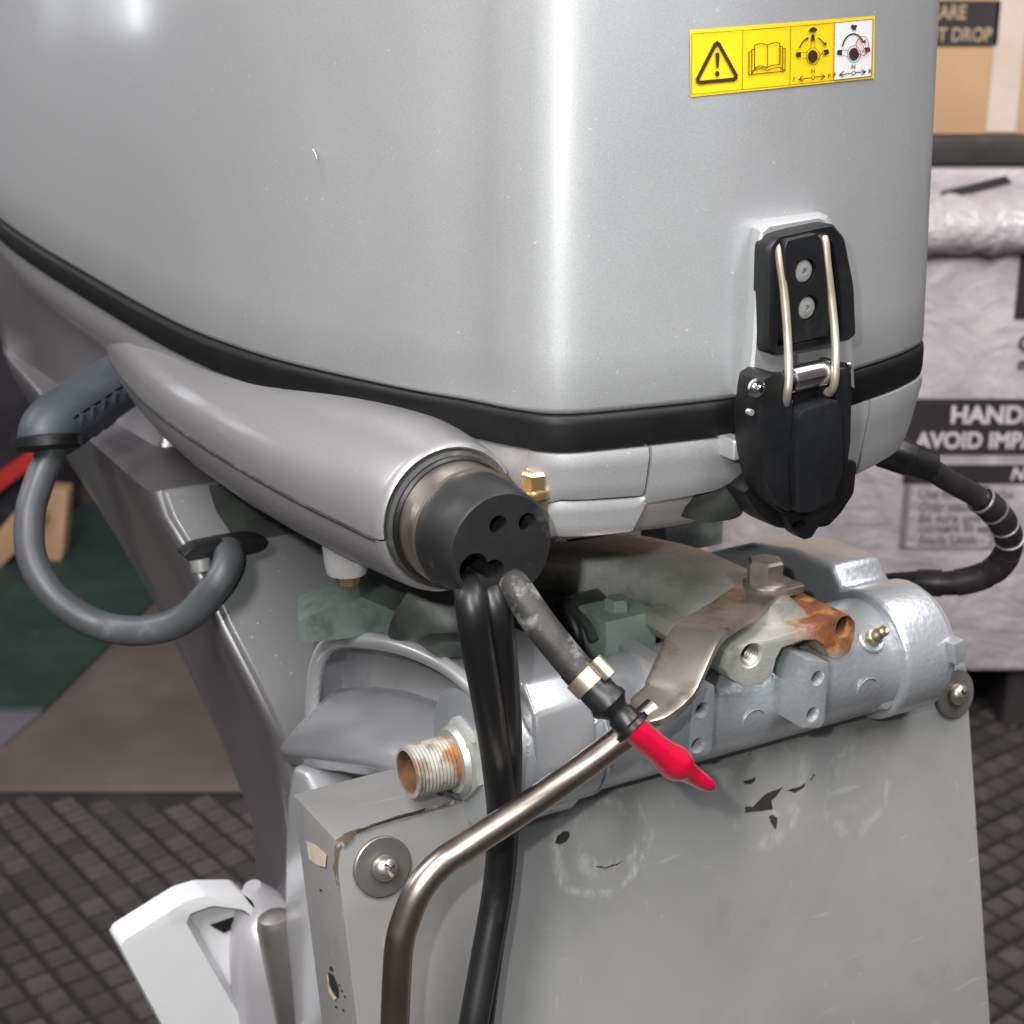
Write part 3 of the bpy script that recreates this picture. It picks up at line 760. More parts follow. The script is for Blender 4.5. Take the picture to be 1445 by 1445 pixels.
# --- latch
def px_prism(pts, y0, y1, round_=0, bevel=0.0006, k=3):
    rr = [p + V((0, (y0 - y1) / 2, 0)) for p in pixy(pts, (y0 + y1) / 2)]
    if round_: rr = rounded(rr, round_, k)
    bm = newbm(); prism(bm, rr, (0, y1 - y0, 0)); bev(bm, bevel, 2, 40); return bm
yw = onwall(1130, 430, .0096).y
latch_k = [(1064, 492), (1067, 345), (1080, 329), (1160, 312), (1178, 334), (1191, 400), (1194, 468), (1184, 477), (1082, 498)]
rim = [(1088, 486), (1090, 352), (1093, 342), (1154, 327), (1166, 342), (1176, 400), (1180, 462), (1172, 470), (1092, 487)]
ko = rounded([p + V((0, -.0055, 0)) for p in pixy(latch_k, yw - .001)], .15); ki = rounded([p + V((0, -.004, 0)) for p in pixy(rim, yw - .004)], .15)
bm = newbm()
loft(bm, [[p + V((0, .0065, 0)) for p in ko], ko, [a.lerp(b, .25) + V((0, -.0012, 0)) for a, b in zip(ko, ki)], [a.lerp(b, .8) for a, b in zip(ko, ki)], ki, [p + V((0, .0055, 0)) for p in ki]])
keeper = motor.part('latch_keeper', bm, M['plastic'], smooth=40)
cb = [(1108, 488), (1107, 350), (1112, 338), (1152, 329), (1161, 338), (1168, 400), (1172, 468), (1168, 474)]
rr = rounded(pixy(cb, yw - .0115), .12); bm = newbm(); prism(bm, rr, (0, .0105, 0)); bev(bm, .0012, 3, 45)
cs = []; sc = []
for px, py in ((1137, 383), (1141, 435)):
    c = aty(px, py, yw - .0115); b2 = newbm(); lathe(b2, c + V((0, -.004, 0)), (0, 1, 0), [(0, .0050), (.0085, .0050)], 28); cs.append(b2); sc.append(c)
bm = cut(bm, *cs); block = motor.part('keeper_block', bm, M['plastic'], keeper, smooth=40)
for c in sc:
    b3 = newbm(); lathe(b3, c + V((-.0002, .0042, 0)), (0, -1, 0), [(0, .0043), (.0026, .0045), (.0032, .0040), (.0036, .0022)], 28)
    b4 = newbm(); lathe(b4, c + V((0, .0026, 0)), (0, -1, 0), [(0, .0013), (.006, .0015)], 6)
    b3 = cut(b3, b4); motor.part('screw', b3, M['screw'], keeper)
bail = []
for px, py, dy in ((1113, 566, -.0135), (1108, 572, -.0155), (1111, 555, -.0185), (1113, 530, -.018), (1111, 470, -.0135), (1106, 410, -.0105), (1100, 362, -.0085), (1101, 347, -.0070), (1112, 338, -.005), (1135, 334, -.0035), (1158, 332, -.005), (1164, 340, -.0075), (1167, 370, -.009), (1173, 420, -.0105), (1178, 470, -.0135), (1179, 515, -.018), (1177, 542, -.0185), (1171, 554, -.0155), (1166, 552, -.0135)):
    bail.append(aty(px, py, yw + dy))
bm = newbm(); tube(bm, bail, .00165, 12, 6); motor.part('latch_bail', bm, M['bail'])
# lever with its cheeks, pin and roller
yl = yw - .014
p0 = aty(1067, 547, yl); p1 = aty(1192, 518, yl + .002); ax = (p1 - p0)
bm = newbm(); lathe(bm, p0 - ax * .02, ax, [(0, .0016), (0.0004, .0020), (ax.length * 1.06, .0020), (ax.length * 1.065, .0015)], 20); pin = motor.part('latch_pin', bm, M['chrome'])
q0 = p0.lerp(p1, .36); q1 = p0.lerp(p1, .78)
bm = newbm(); lathe(bm, q0, ax, [(0, .0046), (.0005, .0052), ((q1 - q0).length - .0005, .0052), ((q1 - q0).length, .0046)], 32); motor.part('roller', bm, M['chrome'], pin)
yb = yl - .004
lever = px_prism([(1109, 574), (1162, 558), (1167, 566), (1170, 600), (1171, 660), (1156, 700), (1127, 716), (1106, 716), (1102, 640)], yl - .0065, yl + .010, .18, .0009)
lev = motor.part('latch_lever', lever, M['plastic'], smooth=40)
bm = px_prism([(1058, 545), (1061, 530), (1073, 522), (1089, 524), (1100, 540), (1100, 600), (1096, 660), (1100, 716), (1082, 708), (1065, 680), (1055, 640), (1053, 590)], yl - .0035, yl + .012, .2, .0012)
motor.part('cheek', bm, M['plastic'], lev, smooth=40)
bm = px_prism([(1164, 520), (1171, 508), (1182, 508), (1187, 522), (1187, 560), (1186, 620), (1180, 660), (1167, 694), (1164, 660), (1166, 580)], yl + .000, yl + .012, .2, .0012)
motor.part('cheek', bm, M['plastic'], lev, smooth=40)
bm = px_prism([(1053, 575), (1053, 540), (1065, 530), (1184, 520), (1186, 600), (1180, 660), (1164, 700), (1129, 722), (1097, 722), (1071, 700), (1056, 650)], yl + .004, yl + .012, .15, .0008)
motor.part('back_plate', bm, M['plastic'], lev, smooth=40)
bm = newbm(); c = aty(1060, 582, yl - .004); lathe(bm, c, (0, -1, 0), [(-.002, .0012), (.0004, .0012)], 14); motor.part('rivet', bm, M['screw'], lev)
p0e = p0 - ax.normalized() * .002
bm = newbm(); c = aty(1068, 548, yl - .0037); lathe(bm, c, (0, -1, 0), [(-.001, .0036), (.0003, .0036), (.0006, .0030), (.0004, .0018)], 24); lathe(bm, c, (0, -1, 0), [(0, .0017), (.0022, .0017), (.0026, .0012)], 12); motor.part('pin_end', bm, M['chrome'], pin)
# rubber cup and pull tab below the lever
bm = px_prism([(1030, 688), (1050, 664), (1190, 640), (1186, 688), (1168, 716), (1150, 735), (1110, 741), (1078, 737), (1052, 720)], yl + .012, yl + .030, .15, .002)
cup = motor.part('latch_boot', bm, M['rubber'], smooth=45)
tab = px_prism([(1100, 722), (1170, 700), (1164, 722), (1146, 744), (1139, 756), (1128, 759), (1114, 750)], yl + .006, yl + .012, .2, .0012)
b2 = newbm(); c = aty(1127, 741, yl + .006); lathe(b2, c + V((0, -.01, 0)), (0, 1, 0), [(0, .0018), (.03, .0018)], 16)
for v in b2.verts: v.co.x = c.x + (v.co.x - c.x) * 1.9
tab = cut(tab, b2); motor.part('pull_tab', tab, M['rubber'], cup, smooth=40)

# --- warning label
def grid_on_wall(bm, q, off, nu=14, nv=4):
    g = []
    for i in range(nu + 1):
        row = []
        for j in range(nv + 1):
            u, v = i / nu, j / nv
            px = (q[0][0] * (1 - u) + q[1][0] * u) * (1 - v) + (q[3][0] * (1 - u) + q[2][0] * u) * v
            py = (q[0][1] * (1 - u) + q[1][1] * u) * (1 - v) + (q[3][1] * (1 - u) + q[2][1] * u) * v
            row.append(bm.verts.new(onwall(px, py, off)))
        g.append(row)
    for i in range(nu):
        for j in range(nv): bm.faces.new((g[i][j], g[i][j + 1], g[i + 1][j + 1], g[i + 1][j]))
L2 = lambda x, y: (960 + x / 4.983, 10 + y / 4.983)
LQ = [L2(68, 163), L2(1368, 62), L2(1362, 500), L2(76, 632)]
bm = newbm(); grid_on_wall(bm, LQ, .0004, 20, 4)
# round the corners a little by pulling the corner vertices in
label = motor.part('warning_label', bm, M['yellow'], smooth=60)
bm = newbm(); grid_on_wall(bm, [L2(1086, 110), L2(1356, 84), L2(1346, 483), L2(1079, 513)], .0007, 8, 4); motor.part('white_panel', bm, M['lwhite'], label, smooth=60)
def polys(name, plist, mt, off=.0010, parent=None):
    bm = newbm()
    for P in plist:
        f = bm.faces.new([bm.verts.new(onwall(*L2(x, y), off)) for x, y in P])
        if f.normal.y > 0: f.normal_flip()
    bmesh.ops.triangulate(bm, faces=bm.faces)
    return motor.part(name, bm, M[mt], parent or label, smooth=0)
def strokes(pts, wd, closed=False):
    out = []; n = len(pts)
    for i in range(n if closed else n - 1):
        (x0, y0), (x1, y1) = pts[i], pts[(i + 1) % n]; d = math.hypot(x1 - x0, y1 - y0) or 1
        ex, ey = (x1 - x0) / d * wd * .35, (y1 - y0) / d * wd * .35; nx, ny = -(y1 - y0) / d * wd / 2, (x1 - x0) / d * wd / 2
        out.append([(x0 - ex + nx, y0 - ey + ny), (x1 + ex + nx, y1 + ey + ny), (x1 + ex - nx, y1 + ey - ny), (x0 - ex - nx, y0 - ey - ny)])
    return out
def ell(cx, cy, rx, ry, a0=0, a1=2 * math.pi, n=24): return [(cx + rx * math.cos(a0 + (a1 - a0) * i / n), cy + ry * math.sin(a0 + (a1 - a0) * i / n)) for i in range(n + 1)]
fr = strokes([(80, 187), (440, 164), (777, 137), (1085, 110), (1357, 84), (1346, 485), (1079, 514), (770, 547), (436, 580), (80, 614)], 3.5, True)
fr += strokes([(440, 164), (436, 580)], 3.5) + strokes([(777, 137), (770, 547)], 3.5) + strokes([(1085, 110), (1079, 514)], 3.5)
polys('border_lines', fr, 'ink')
tri = [(260, 252), (272, 262), (392, 480), (390, 498), (375, 508), (140, 530), (124, 524), (122, 506), (245, 264)]
polys('warning_triangle', strokes(tri, 26, True), 'ink')
polys('exclamation_mark', [[(246, 325), (262, 318), (276, 326), (270, 420), (262, 432), (252, 422)], ell(260, 468, 16, 19, n=18)[:-1]], 'ink')
bk = strokes([(522, 430), (522, 272), (540, 260), (575, 256), (612, 268), (640, 254), (670, 248), (700, 254), (698, 405)], 6)
bk += strokes([(522, 428), (560, 412), (612, 424), (650, 408), (698, 404)], 6) + strokes([(612, 268), (612, 424)], 5)
bk += strokes([(520, 295), (502, 300), (500, 470)], 6) + strokes([(500, 312), (482, 316), (480, 476), (735, 450), (738, 290), (720, 294)], 6) + strokes([(700, 276), (718, 278), (716, 450)], 6)
bk += strokes([(500, 470), (525, 440), (570, 432), (610, 446), (650, 430), (700, 424), (730, 444)], 5) + strokes([(502, 452), (530, 430), (575, 424), (612, 432)], 4)
polys('open_book_symbol', bk, 'ink')
def rot_lever(cx, cy, third=True):
    p = [ell(cx, cy, 35, 44)[:-1]] + strokes(ell(cx, cy, 48, 60), 3, False)
    arms = [(-1, cx - 118, cy - 14, cx - 84, cy - 11), (1, cx + 112, cy - 36, cx + 80, cy - 26)]
    for s, x0, y0, x1, y1 in arms:
        d = math.hypot(x1 - x0, y1 - y0); nx, ny = -(y1 - y0) / d, (x1 - x0) / d
        p.append([(x0 + nx * 14, y0 + ny * 14), (x1 + nx * 20, y1 + ny * 20), (x1 - nx * 20, y1 - ny * 20), (x0 - nx * 14, y0 - ny * 14)])
        p += strokes([(x1 + nx * 16, y1 + ny * 16), (cx + s * 40, cy + 18 if s > 0 else cy + 22)], 3) + strokes([(x1 - nx * 16, y1 - ny * 16), (cx + s * 38, cy - 30)], 3)
    return p
p = rot_lever(932, 346)
p += [[(921, 236), (922, 200), (932, 189), (943, 197), (947, 236)]] + strokes([(921, 236), (919, 288)], 3) + strokes([(947, 236), (947, 286)], 3)
p += strokes(ell(932, 335, 100, 125, R(203), R(247), 8), 9) + [[(905, 210), (880, 218), (896, 238)]] + strokes(ell(932, 335, 100, 125, R(292), R(325), 8), 9) + [[(1028, 278), (1028, 246), (1006, 254)]]
p += [[(905, 168), (912, 150), (932, 140), (955, 146), (966, 160), (958, 168), (945, 178), (936, 170), (920, 178), (910, 170), (896, 164)]]
polys('slow_lever_symbol', p, 'ink')
p = rot_lever(1222, 330)[:1] + strokes(ell(1222, 330, 45, 60), 3)
for q in (rot_lever(1222, 330)[25:],): p += q
p += strokes(ell(1218, 318, 82, 130, R(200), R(325), 14), 10) + [[(1303, 262), (1302, 228), (1284, 240)]]
p += [[(1200, 135), (1208, 120), (1222, 128), (1240, 124), (1244, 134), (1234, 150), (1238, 164), (1226, 158), (1214, 164), (1212, 150), (1202, 146)]]
polys('fast_lever_symbol', p, 'ink')
polys('prohibition_ring', strokes(ell(1282, 272, 43, 68), 5) + strokes([(1255, 222), (1310, 322)], 5), 'lred', .0013)
for ox, oy, gx in ((0, 0, 1), (286, -32, .93)):
    p = strokes([(835 + ox, 508 + oy), (912 + ox, 497 + oy)], 6) + strokes([(862 + ox, 484 + oy), (833 + ox, 508 + oy), (862 + ox, 520 + oy)], 6)
    p += strokes([(947 + ox, 492 + oy), (1016 + ox, 486 + oy)], 6) + strokes([(992 + ox, 472 + oy), (1018 + ox, 486 + oy), (992 + ox, 506 + oy)], 6)
    polys('shift_arrows', p, 'ink')
    bm = newbm()
    for ch, x, y in (('F', 793, 520), ('N', 918, 464), ('O', 917, 510), ('R', 1038, 496)):
        sc = 38
        add_text(bm, ch, lambda a, b, x=x, y=y: onwall(*L2(x + ox + a * sc, y + oy - b * sc - .09 * a * sc), .0010), .012)
    motor.part('shift_letters', bm, M['ink'], label, smooth=0, recalc=False)

# --- driveshaft housing behind the brackets
def leg_sec(z, fx, fy, bx, by, bulge=.01, rx=None):
    rx = rx if rx is not None else .35 - fx
    P = [V((fx + .006, fy - .002, z)), V((fx, fy + .004, z)), V(((fx + bx) / 2 - bulge, (fy + by) / 2, z)), V((bx, by - .02, z)), V((bx + .03, by, z)),
         V((.35 - bx - .03, by, z)), V((.35 - bx, by - .02, z)), V((rx + bulge, (fy + by) / 2, z)), V((rx, fy + .004, z)), V((rx - .006, fy - .002, z))]
    return rounded(P, .25, 3)
front_sec = []
bm = newbm()
secs = [leg_sec(.150, .060, .34, .030, .735, .006), leg_sec(.100, .050, .345, .027, .72, .006), leg_sec(.0775, .040, .335, .028, .705, .004), leg_sec(.0755, .020, .280, .028, .704, .004), leg_sec(.073, .0130, .267, .028, .702, .004), leg_sec(.060, .0155, .262, .030, .69, .004), leg_sec(.040, .024, .252, .036, .665, .004), leg_sec(.005, .0325, .229, .048, .595, .005),
        leg_sec(-.025, .042, .213, .055, .525, .005), leg_sec(-.054, .051, .20, .060, .460, .005), leg_sec(-.10, .056, .20, .060, .345, .004), leg_sec(-.14, .060, .20, .064, .300, .004), leg_sec(-.24, .062, .20, .066, .30, .004), leg_sec(-.45, .066, .20, .075, .30, .003), leg_sec(FLOORZ + .02, .07, .20, .08, .30, .003)]
fr_ = [(z, x + .008, y - .0042) for z, x, y in ((.0735, .0135, .268), (.060, .0155, .262), (.040, .024, .252), (.005, .0325, .229), (-.025, .042, .213), (-.054, .051, .20), (-.10, .056, .20), (-.14, .060, .20))]
loft(bm, secs); motor.part('driveshaft_housing', bm, M['leg'], smooth=50)
bm = newbm(); loft(bm, [[V((x + .024, y - .001, z)), V((.33 - x, y - .001, z)), V((.33 - x, y + .002, z)), V((x + .022, y + .002, z))] for z, x, y in ((.0730, .0215, .2640), (.060, .0235, .2575), (.0425, .0308, .2500))]); motor.part('gap_shade_sheet', bm, M['dark_metal'])  # dark sheet standing in for the shaded gap above the front plate
bm = newbm(); loft(bm, [[V((x + .0, y, z)), V((.35 - x, y, z)), V((.35 - x, y + .004, z)), V((x - .003, y + .004, z))] for z, x, y in fr_]); bev(bm, .0012, 2, 40); motor.part('housing_front_plate', bm, M['plate'])
# --- raised black piece, painted as the dark slot the flush hose enters
bm = newbm(); prism(bm, rounded([aty(px, py, .236) for px, py in ((258, 786), (274, 772), (310, 764), (352, 757), (380, 760), (372, 776), (335, 786), (300, 790), (272, 794))], .3), (0, .012, 0)); bev(bm, .001, 2, 50); motor.part('hose_slot_dark', bm, M['rubber'])
bm = newbm(); c = aty(282, 790, .232); lathe(bm, c, (0, -.3, -1), [(0, .0055), (.006, .0050)], 20); motor.part('screw', bm, M['screw'])
# dark lower tray seen below the pod
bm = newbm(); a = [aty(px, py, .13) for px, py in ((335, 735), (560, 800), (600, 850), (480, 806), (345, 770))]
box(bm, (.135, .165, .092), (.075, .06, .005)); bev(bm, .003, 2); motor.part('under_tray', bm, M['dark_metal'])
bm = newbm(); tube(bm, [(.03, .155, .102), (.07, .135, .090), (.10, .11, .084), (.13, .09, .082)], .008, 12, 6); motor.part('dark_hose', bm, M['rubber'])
# --- white fin and pale foot low on the leg
bm = newbm()
O1 = [(170, 1337), (176, 1326), (262, 1272), (292, 1263), (345, 1262), (420, 1330), (420, 1500), (258, 1500)]
I1 = [(258, 1292), (268, 1284), (300, 1277), (345, 1282), (420, 1345), (420, 1500), (380, 1500), (300, 1400)]
yo = .215
def dep(px, py, k): return aty(px, py, yo + k)
out = rounded([dep(x, y, .0) for x, y in O1], .12)
back = [p + V((.0, .022, -.002)) for p in out]
inn = [(262, 1302), (269, 1289), (300, 1278), (345, 1284), (410, 1345), (415, 1495), (376, 1495), (330, 1420)]
ii = rounded([dep(x, y, -.0005) for x, y in inn], .12); deep = [p.lerp(sum(ii, V()) / len(ii), .06) + V((.004, .012, 0)) for p in ii]
loft(bm, [back, out, ii, deep]); bev(bm, .004, 4, 50)
fin = motor.part('white_fin', bm, M['white'], smooth=60)
bm = newbm(); prism(bm, [dep(x, y, .010) for x, y in ((297, 1306), (330, 1295), (332, 1308), (316, 1317))], (0, .001, 0)); motor.part('notch', bm, M['hole'], fin)
M['pale'] = paint('pale_leg_paint', (.50, .49, .52), .35, .35, .4, .04)
bm = newbm(); pts = [aty(356, 1250, .222), aty(368, 1290, .224), aty(382, 1350, .218), aty(398, 1445, .22), aty(410, 1530, .22)]
tube(bm, pts, [.005, .018, .024, .028, .032], 24, 8); motor.part('pale_foot', bm, M['pale'])
bm = newbm(); a0 = aty(388, 1300, .185); a1 = aty(412, 1420, .18); lathe(bm, a0, a1 - a0, [(-.006, .004), (-.003, .009), (.002, .0105), (.06, .0105)], 24); motor.part('tilt_ram', bm, M['washer'])

# --- steering arm reaching forward over the tube
arm_top = [(1120, 828), (1205, 868)]
ARM_RX = aty(1085, 870, -.03).x - MB.x; ARM_RZ = .0625 - MB.z
ARM_H = aty(1192, 884, -.036) - MB
M['arm'] = mk_arm(); M['shank'] = mk_arm(False)
yA = -.036
face = [(1021, 944), (1026, 922), (1042, 913), (1100, 899), (1160, 880), (1200, 868), (1208, 878), (1207, 898), (1200, 922), (1182, 932), (1170, 928), (1164, 912), (1152, 903), (1130, 905), (1104, 915), (1096, 930), (1090, 955), (1074, 967), (1052, 971), (1030, 958)]
rr = pixy(face, yA); bm = newbm()
prism(bm, rr, (0, .060, 0)); bev(bm, .0014, 2, 25)
cuts = []
for px, py, r in ((1060, 925, .0060), (1192, 884, .0052)):
    c = aty(px, py, yA); b2 = newbm(); lathe(b2, c + V((0, -.005, 0)), (0, 1, 0), [(0, r), (.005, r), (.0062, r * .86), (.022, r * .86)], 28); cuts.append(b2)
bm = cut(bm, *cuts); arm = motor.part('steering_arm', bm, M['arm'], smooth=35)
c = aty(1060, 925, yA); bm = newbm(); prof2 = []
for i in range(9): prof2 += [(.0012 + i * .0018, .0053), (.0021 + i * .0018, .0045)]
lathe(bm, c, (0, 1, 0), prof2, 28, False, True); motor.part('tapped_thread', bm, M['washer'], arm, recalc=True)
c = aty(1192, 884, yA); bm = newbm(); lathe(bm, c + V((0, .0035, 0)), (0, 1, 0), [(0, .0046), (.004, .0036), (.009, .001)], 24, False, True); motor.part('tapped_thread', bm, M['rust'], arm)
# the shank of the arm coming from behind
def rect(c, ux, hz, hw, tilt=0): return [c - ux * hw + V((0, 0, -hz)), c + ux * hw + V((0, 0, -hz)), c + ux * hw + V((0, 0, hz)), c - ux * hw + V((0, 0, hz))]
path = [aty(770, 795, .115), aty(830, 795, .09), aty(900, 806, .065), aty(960, 824, .040), aty(1020, 856, .012), aty(1062, 890, -.020)]
pz = [.012, .012, .0125, .013, .0125, .010]; pw = [.030, .026, .024, .024, .026, .026]
bm = newbm(); rings = []
cp = cat(path, 6); hz = lerp_list(pz, len(cp)); hw = lerp_list(pw, len(cp))
for i, p in enumerate(cp):
    t = (cp[min(i + 1, len(cp) - 1)] - cp[max(i - 1, 0)]); t.z = 0; t.normalize(); ux = V((-t.y, t.x, 0))
    r4 = rect(p, ux, hz[i], hw[i]); rings.append(rounded(r4, .28, 3))
loft(bm, rings); motor.part('steering_arm_shank', bm, M['shank'], arm, smooth=50)
# small galvanised block behind the shank
bm = newbm(); a = aty(962, 745, .13); box(bm, a, (.019, .012, .009)); bev(bm, .001, 2); motor.part('rear_lug', bm, M['galv'])

# ================================================================== CLAMP BRACKET WITH TILT TUBE
BB = V((.175, .1, -.12))
br = Thing('clamp_bracket', 'silver cast clamp bracket with horizontal tilt tube on top of the board', 'bracket', BB)
TZ = .021; TR = .0282
def xl(prof, n=48, y=0., z=TZ, x0=0.):
    bm = newbm(); lathe(bm, V((x0, y, z)), (1, 0, 0), prof, n); return bm
xs_ = aty(800, 1000, -.027).x
xr_ = aty(1270, 900, -.026).x; xe_ = aty(1344, 925, -.029).x
bm = xl([(.085, .024), (.085, TR), (xr_, TR), (xr_ + .001, TR - .0006), (xr_ + .004, TR - .0006)])
tubeo = br.part('tilt_tube', bm, M['cast'], smooth=40)
bm = xl([(.060, .026), (.061, TR + .0014), (.112, TR + .0014), (.1135, TR + .0002)]); br.part('tube_collar', bm, M['cast'])
# weld-like bead of the collar
bm = newbm(); tube(bm, [V((.1145, TR * 1.012 * math.cos(t), TZ + TR * 1.012 * math.sin(t))) for t in [2 * math.pi * i / 40 for i in range(41)]], .0010, 8, 1, False); br.part('casting_bead', bm, M['cast'])
# cast-in round ejector marks on the tube
for px, py in ((1056, 1012), (1216, 968), (862, 1042)):
    c = aty(px, py, -.024); d = V((0, c.y, c.z - TZ)).normalized(); c = V((c.x, d.y * TR, TZ + d.z * TR)); bm = newbm()
    a, u, v = frame(d); tube(bm, [c + (u * math.cos(t) + v * math.sin(t)) * .0062 for t in [i * .3 for i in range(12)]], .0003, 6, 1, False); br.part('cast_mark', bm, M['cast'], tubeo)
# grease fittings
for k, (px, py) in enumerate(((1240, 895), (832, 1003))):
    c = aty(px, py, -.026); d = V((0, c.y, c.z - TZ)).normalized(); c = V((c.x, d.y * TR, TZ + d.z * TR)); bm = newbm()
    lathe(bm, c, d, [(-.002, .0068), (.0008, .0068), (.0014, .0060), (.001, .002)], 28); bs = br.part('fitting_boss', bm, M['cast'])
    if k == 0:
        bm = newbm(); lathe(bm, c, d, [(0, .0042), (.0042, .0042), (.0046, .0030)], 6); lathe(bm, c + d * .004, d, [(0, .0028), (.003, .0029), (.0042, .0019), (.0052, .0019), (.0058, .0026), (.0072, .0026), (.0082, .0016), (.0078, .0006)], 20)
        br.part('grease_nipple', bm, M['nipple'], bs, label='brassy grease nipple')
    else:
        bm = newbm(); lathe(bm, c, d, [(0, .0040), (.0036, .0042), (.0046, .0024), (.003, .0010)], 7); br.part('grease_plug', bm, M['thread'], bs, label='rusty broken grease fitting')
# two drilled lugs on the front of the tube
def lug(pts, holes, y0):
    rr = pixy(pts, y0); bm = newbm(); prism(bm, rr, (0, abs(y0) + .012, 0)); bev(bm, .0012, 2, 30)
    cs = []
    for px, py in holes:
        c = aty(px, py, y0); b2 = newbm(); lathe(b2, c + V((0, -.004, 0)), (0, 1, 0), [(0, .0042), (.0042, .0036), (.0052, .0030), (.018, .0028)], 24); cs.append(b2)
    return br.part('drilled_lug', cut(bm, *cs), M['cast'], smooth=35)
lug([(1139, 930), (1171, 935), (1170, 950), (1164, 1020), (1158, 1028), (1132, 1029)], ((1154, 957), (1147, 1008)), -.044)
lug([(978, 972), (1000, 964), (1010, 968), (1009, 985), (1005, 1060), (997, 1066), (971, 1066)], ((991, 1002), (985, 1052)), -.044)
# right bracket casting: hub round the tube and a web running aft and down
def web(x0, x1, prof, r=.0035):
    bm = newbm(); prism(bm, [V((x0, y, z)) for y, z in prof], (x1 - x0, 0, 0)); bev(bm, r, 3, 28); return bm
profR = []
for i in range(17):
    t = R(-75 + 195 * i / 16 + 0); profR.append((-.0325 * math.cos(t), TZ + .0325 * math.sin(t)))
profR += [(.024, .0595), (.056, .0585), (.090, .0515), (.122, .0370), (.155, .0150), (.185, -.012), (.195, -.06), (.17, -.10), (.10, -.10), (.075, -.06), (.06, -.012), (.03, -.010)]
rb = br.part('bracket_casting', web(xr_ + .0005, xe_, profR), M['cast'], smooth=50)
bm = xl([(xe_ - .0005, .0300), (xe_ + .002, .0295), (xe_ + .003, .0275), (xe_ + .0035, .02)]); br.part('hub_face', bm, M['cast'], rb)
bm = newbm(); c = atx(1352, 905, .349); lathe(bm, V((xe_, 0, TZ)), (1, 0, 0), [(0, .0225), (.0085, .0225), (.0095, .020)], 6, rot=.2); br.part('hub_nut', bm, M['nut'])
bm = px_prism([(1338, 905), (1352, 898), (1356, 925), (1340, 936)], -.036, -.028, .1, .001); br.part('hub_tab', bm, M['cast'], rb)
bm = newbm(); c = aty(1252, 996, -.026); lathe(bm, c + V((.002, .022, 0)), (0, -1, 0), [(0, .0042), (.018, .0042), (.020, .003)], 16); br.part('stop_stud', bm, M['cast'], rb)
# left bracket: web, raised rim and the smooth cone leading to the tube nut
profL = [(-.0175, .058), (.018, .0600), (.060, .0535), (.105, .0405), (.140, .0275), (.158, .0135), (.168, -.008), (.176, -.045), (.196, -.110), (.20, -.24), (.12, -.24), (.115, -.10), (.05, -.012), (-.012, -.010), (-.024, .005), (-.030, .025), (-.027, .048)]
lb = br.part('bracket_casting', web(.078, .108, profL, .0025), M['bracket'], smooth=50)
def rim_sweep(pts, r):
    bm = newbm(); tube(bm, pts, r, 14, 8); return bm
rimp = [V((.062, y, z)) for y, z in ((-.0165, .0535), (.018, .0555), (.060, .0490), (.105, .0362), (.138, .0235), (.156, .0085), (.166, -.012), (.174, -.047), (.190, -.10), (.193, -.2))]
br.part('casting_rim', rim_sweep(rimp, [.0034, .0036, .0038, .0040, .0042, .0042, .004, .004, .004, .004]), M['bracket'], lb, smooth=60)
bm = newbm(); cw = cat(rimp, 6); loft(bm, [[p, p + V((.019, 0, 0))] for p in cw], False); bmesh.ops.solidify(bm, geom=bm.faces[:], thickness=.004); br.part('casting_wall', bm, M['bracket'], lb, smooth=60)
bm = newbm(); box(bm, (.0615, -.0185, .045), (.0045, .0045, .0105)); bev(bm, .003, 3); br.part('casting_corner', bm, M['bracket'], lb)
# cone: big soft hump from the aft rim to the nut
bm = newbm(); rings = []
stat = [(.178, -.040, .020, .026, .018), (.160, -.033, .024, .0265, .018), (.130, -.021, .026, .025, .014), (.095, -.008, .0265, .0225, .010), (.060, .003, .0245, .0190, .005), (.030, .010, .0215, .0160, 0), (.0, .015, .018, .013, 0)]
SEC = [(-.15, 1.05), (.02, 1.0), (.12, .92), (.30, .72), (.55, .40), (.80, .02), (.93, -.25), (1.0, -.42), (1.0, -.56), (.94, -.66), (.86, -.80), (.74, -.98), (.45, -1.10), (-.1, -1.15)]
for y, zc, hx, hz_, ti in stat:
    rings.append([V((.070 - hx * a_, y - ti * b_, zc + hz_ * b_)) for a_, b_ in [(q.x, q.y) for q in cat([V((m_, n_, 0)) for m_, n_ in SEC], 3)]])
loft(bm, rings, False); bmesh.ops.solidify(bm, geom=bm.faces[:], thickness=.002); br.part('casting_cone', bm, M['bracket'], lb, smooth=60)
# flange running down beside the board
fl = [(.140, -.044), (.156, -.048), (.166, -.07), (.174, -.11), (.196, -.30), (.14, -.30), (.118, -.11), (.112, -.06)]
br.part('side_flange', web(.044, .068, [(y, z) for y, z in fl], .004), M['bracket'], lb, smooth=50)
# tube nut and the threaded pipe end
x_n = .056
bm = newbm(); lathe(bm, V((x_n, 0, TZ)), (1, 0, 0), [(-.0005, .0145), (.0015, .0180), (.0140, .0180)], 6, rot=.25); lathe(bm, V((x_n - .0022, 0, TZ)), (1, 0, 0), [(0, .0135), (.0024, .0150)], 32)
br.part('tube_nut', bm, M['nut'])
bm = newbm(); pr = []
x = .0335; pr.append((x, .0092)); pr.append((x + .0004, .0110))
for i in range(11): pr += [(x + .0012 + i * .00165, .0112), (x + .0020 + i * .00165, .0104)]
pr.append((.058, .0108)); lathe(bm, V((0, 0, TZ)), (1, 0, 0), pr, 40, False, False)
pipe = br.part('threaded_pipe_end', bm, M['thread'], smooth=30)
bm = newbm(); lathe(bm, V((0, 0, TZ)), (1, 0, 0), [(x, .0093), (x + .0006, .0088), (x + .03, .0086)], 40, False, True); br.part('pipe_bore', bm, M['rust'], pipe)
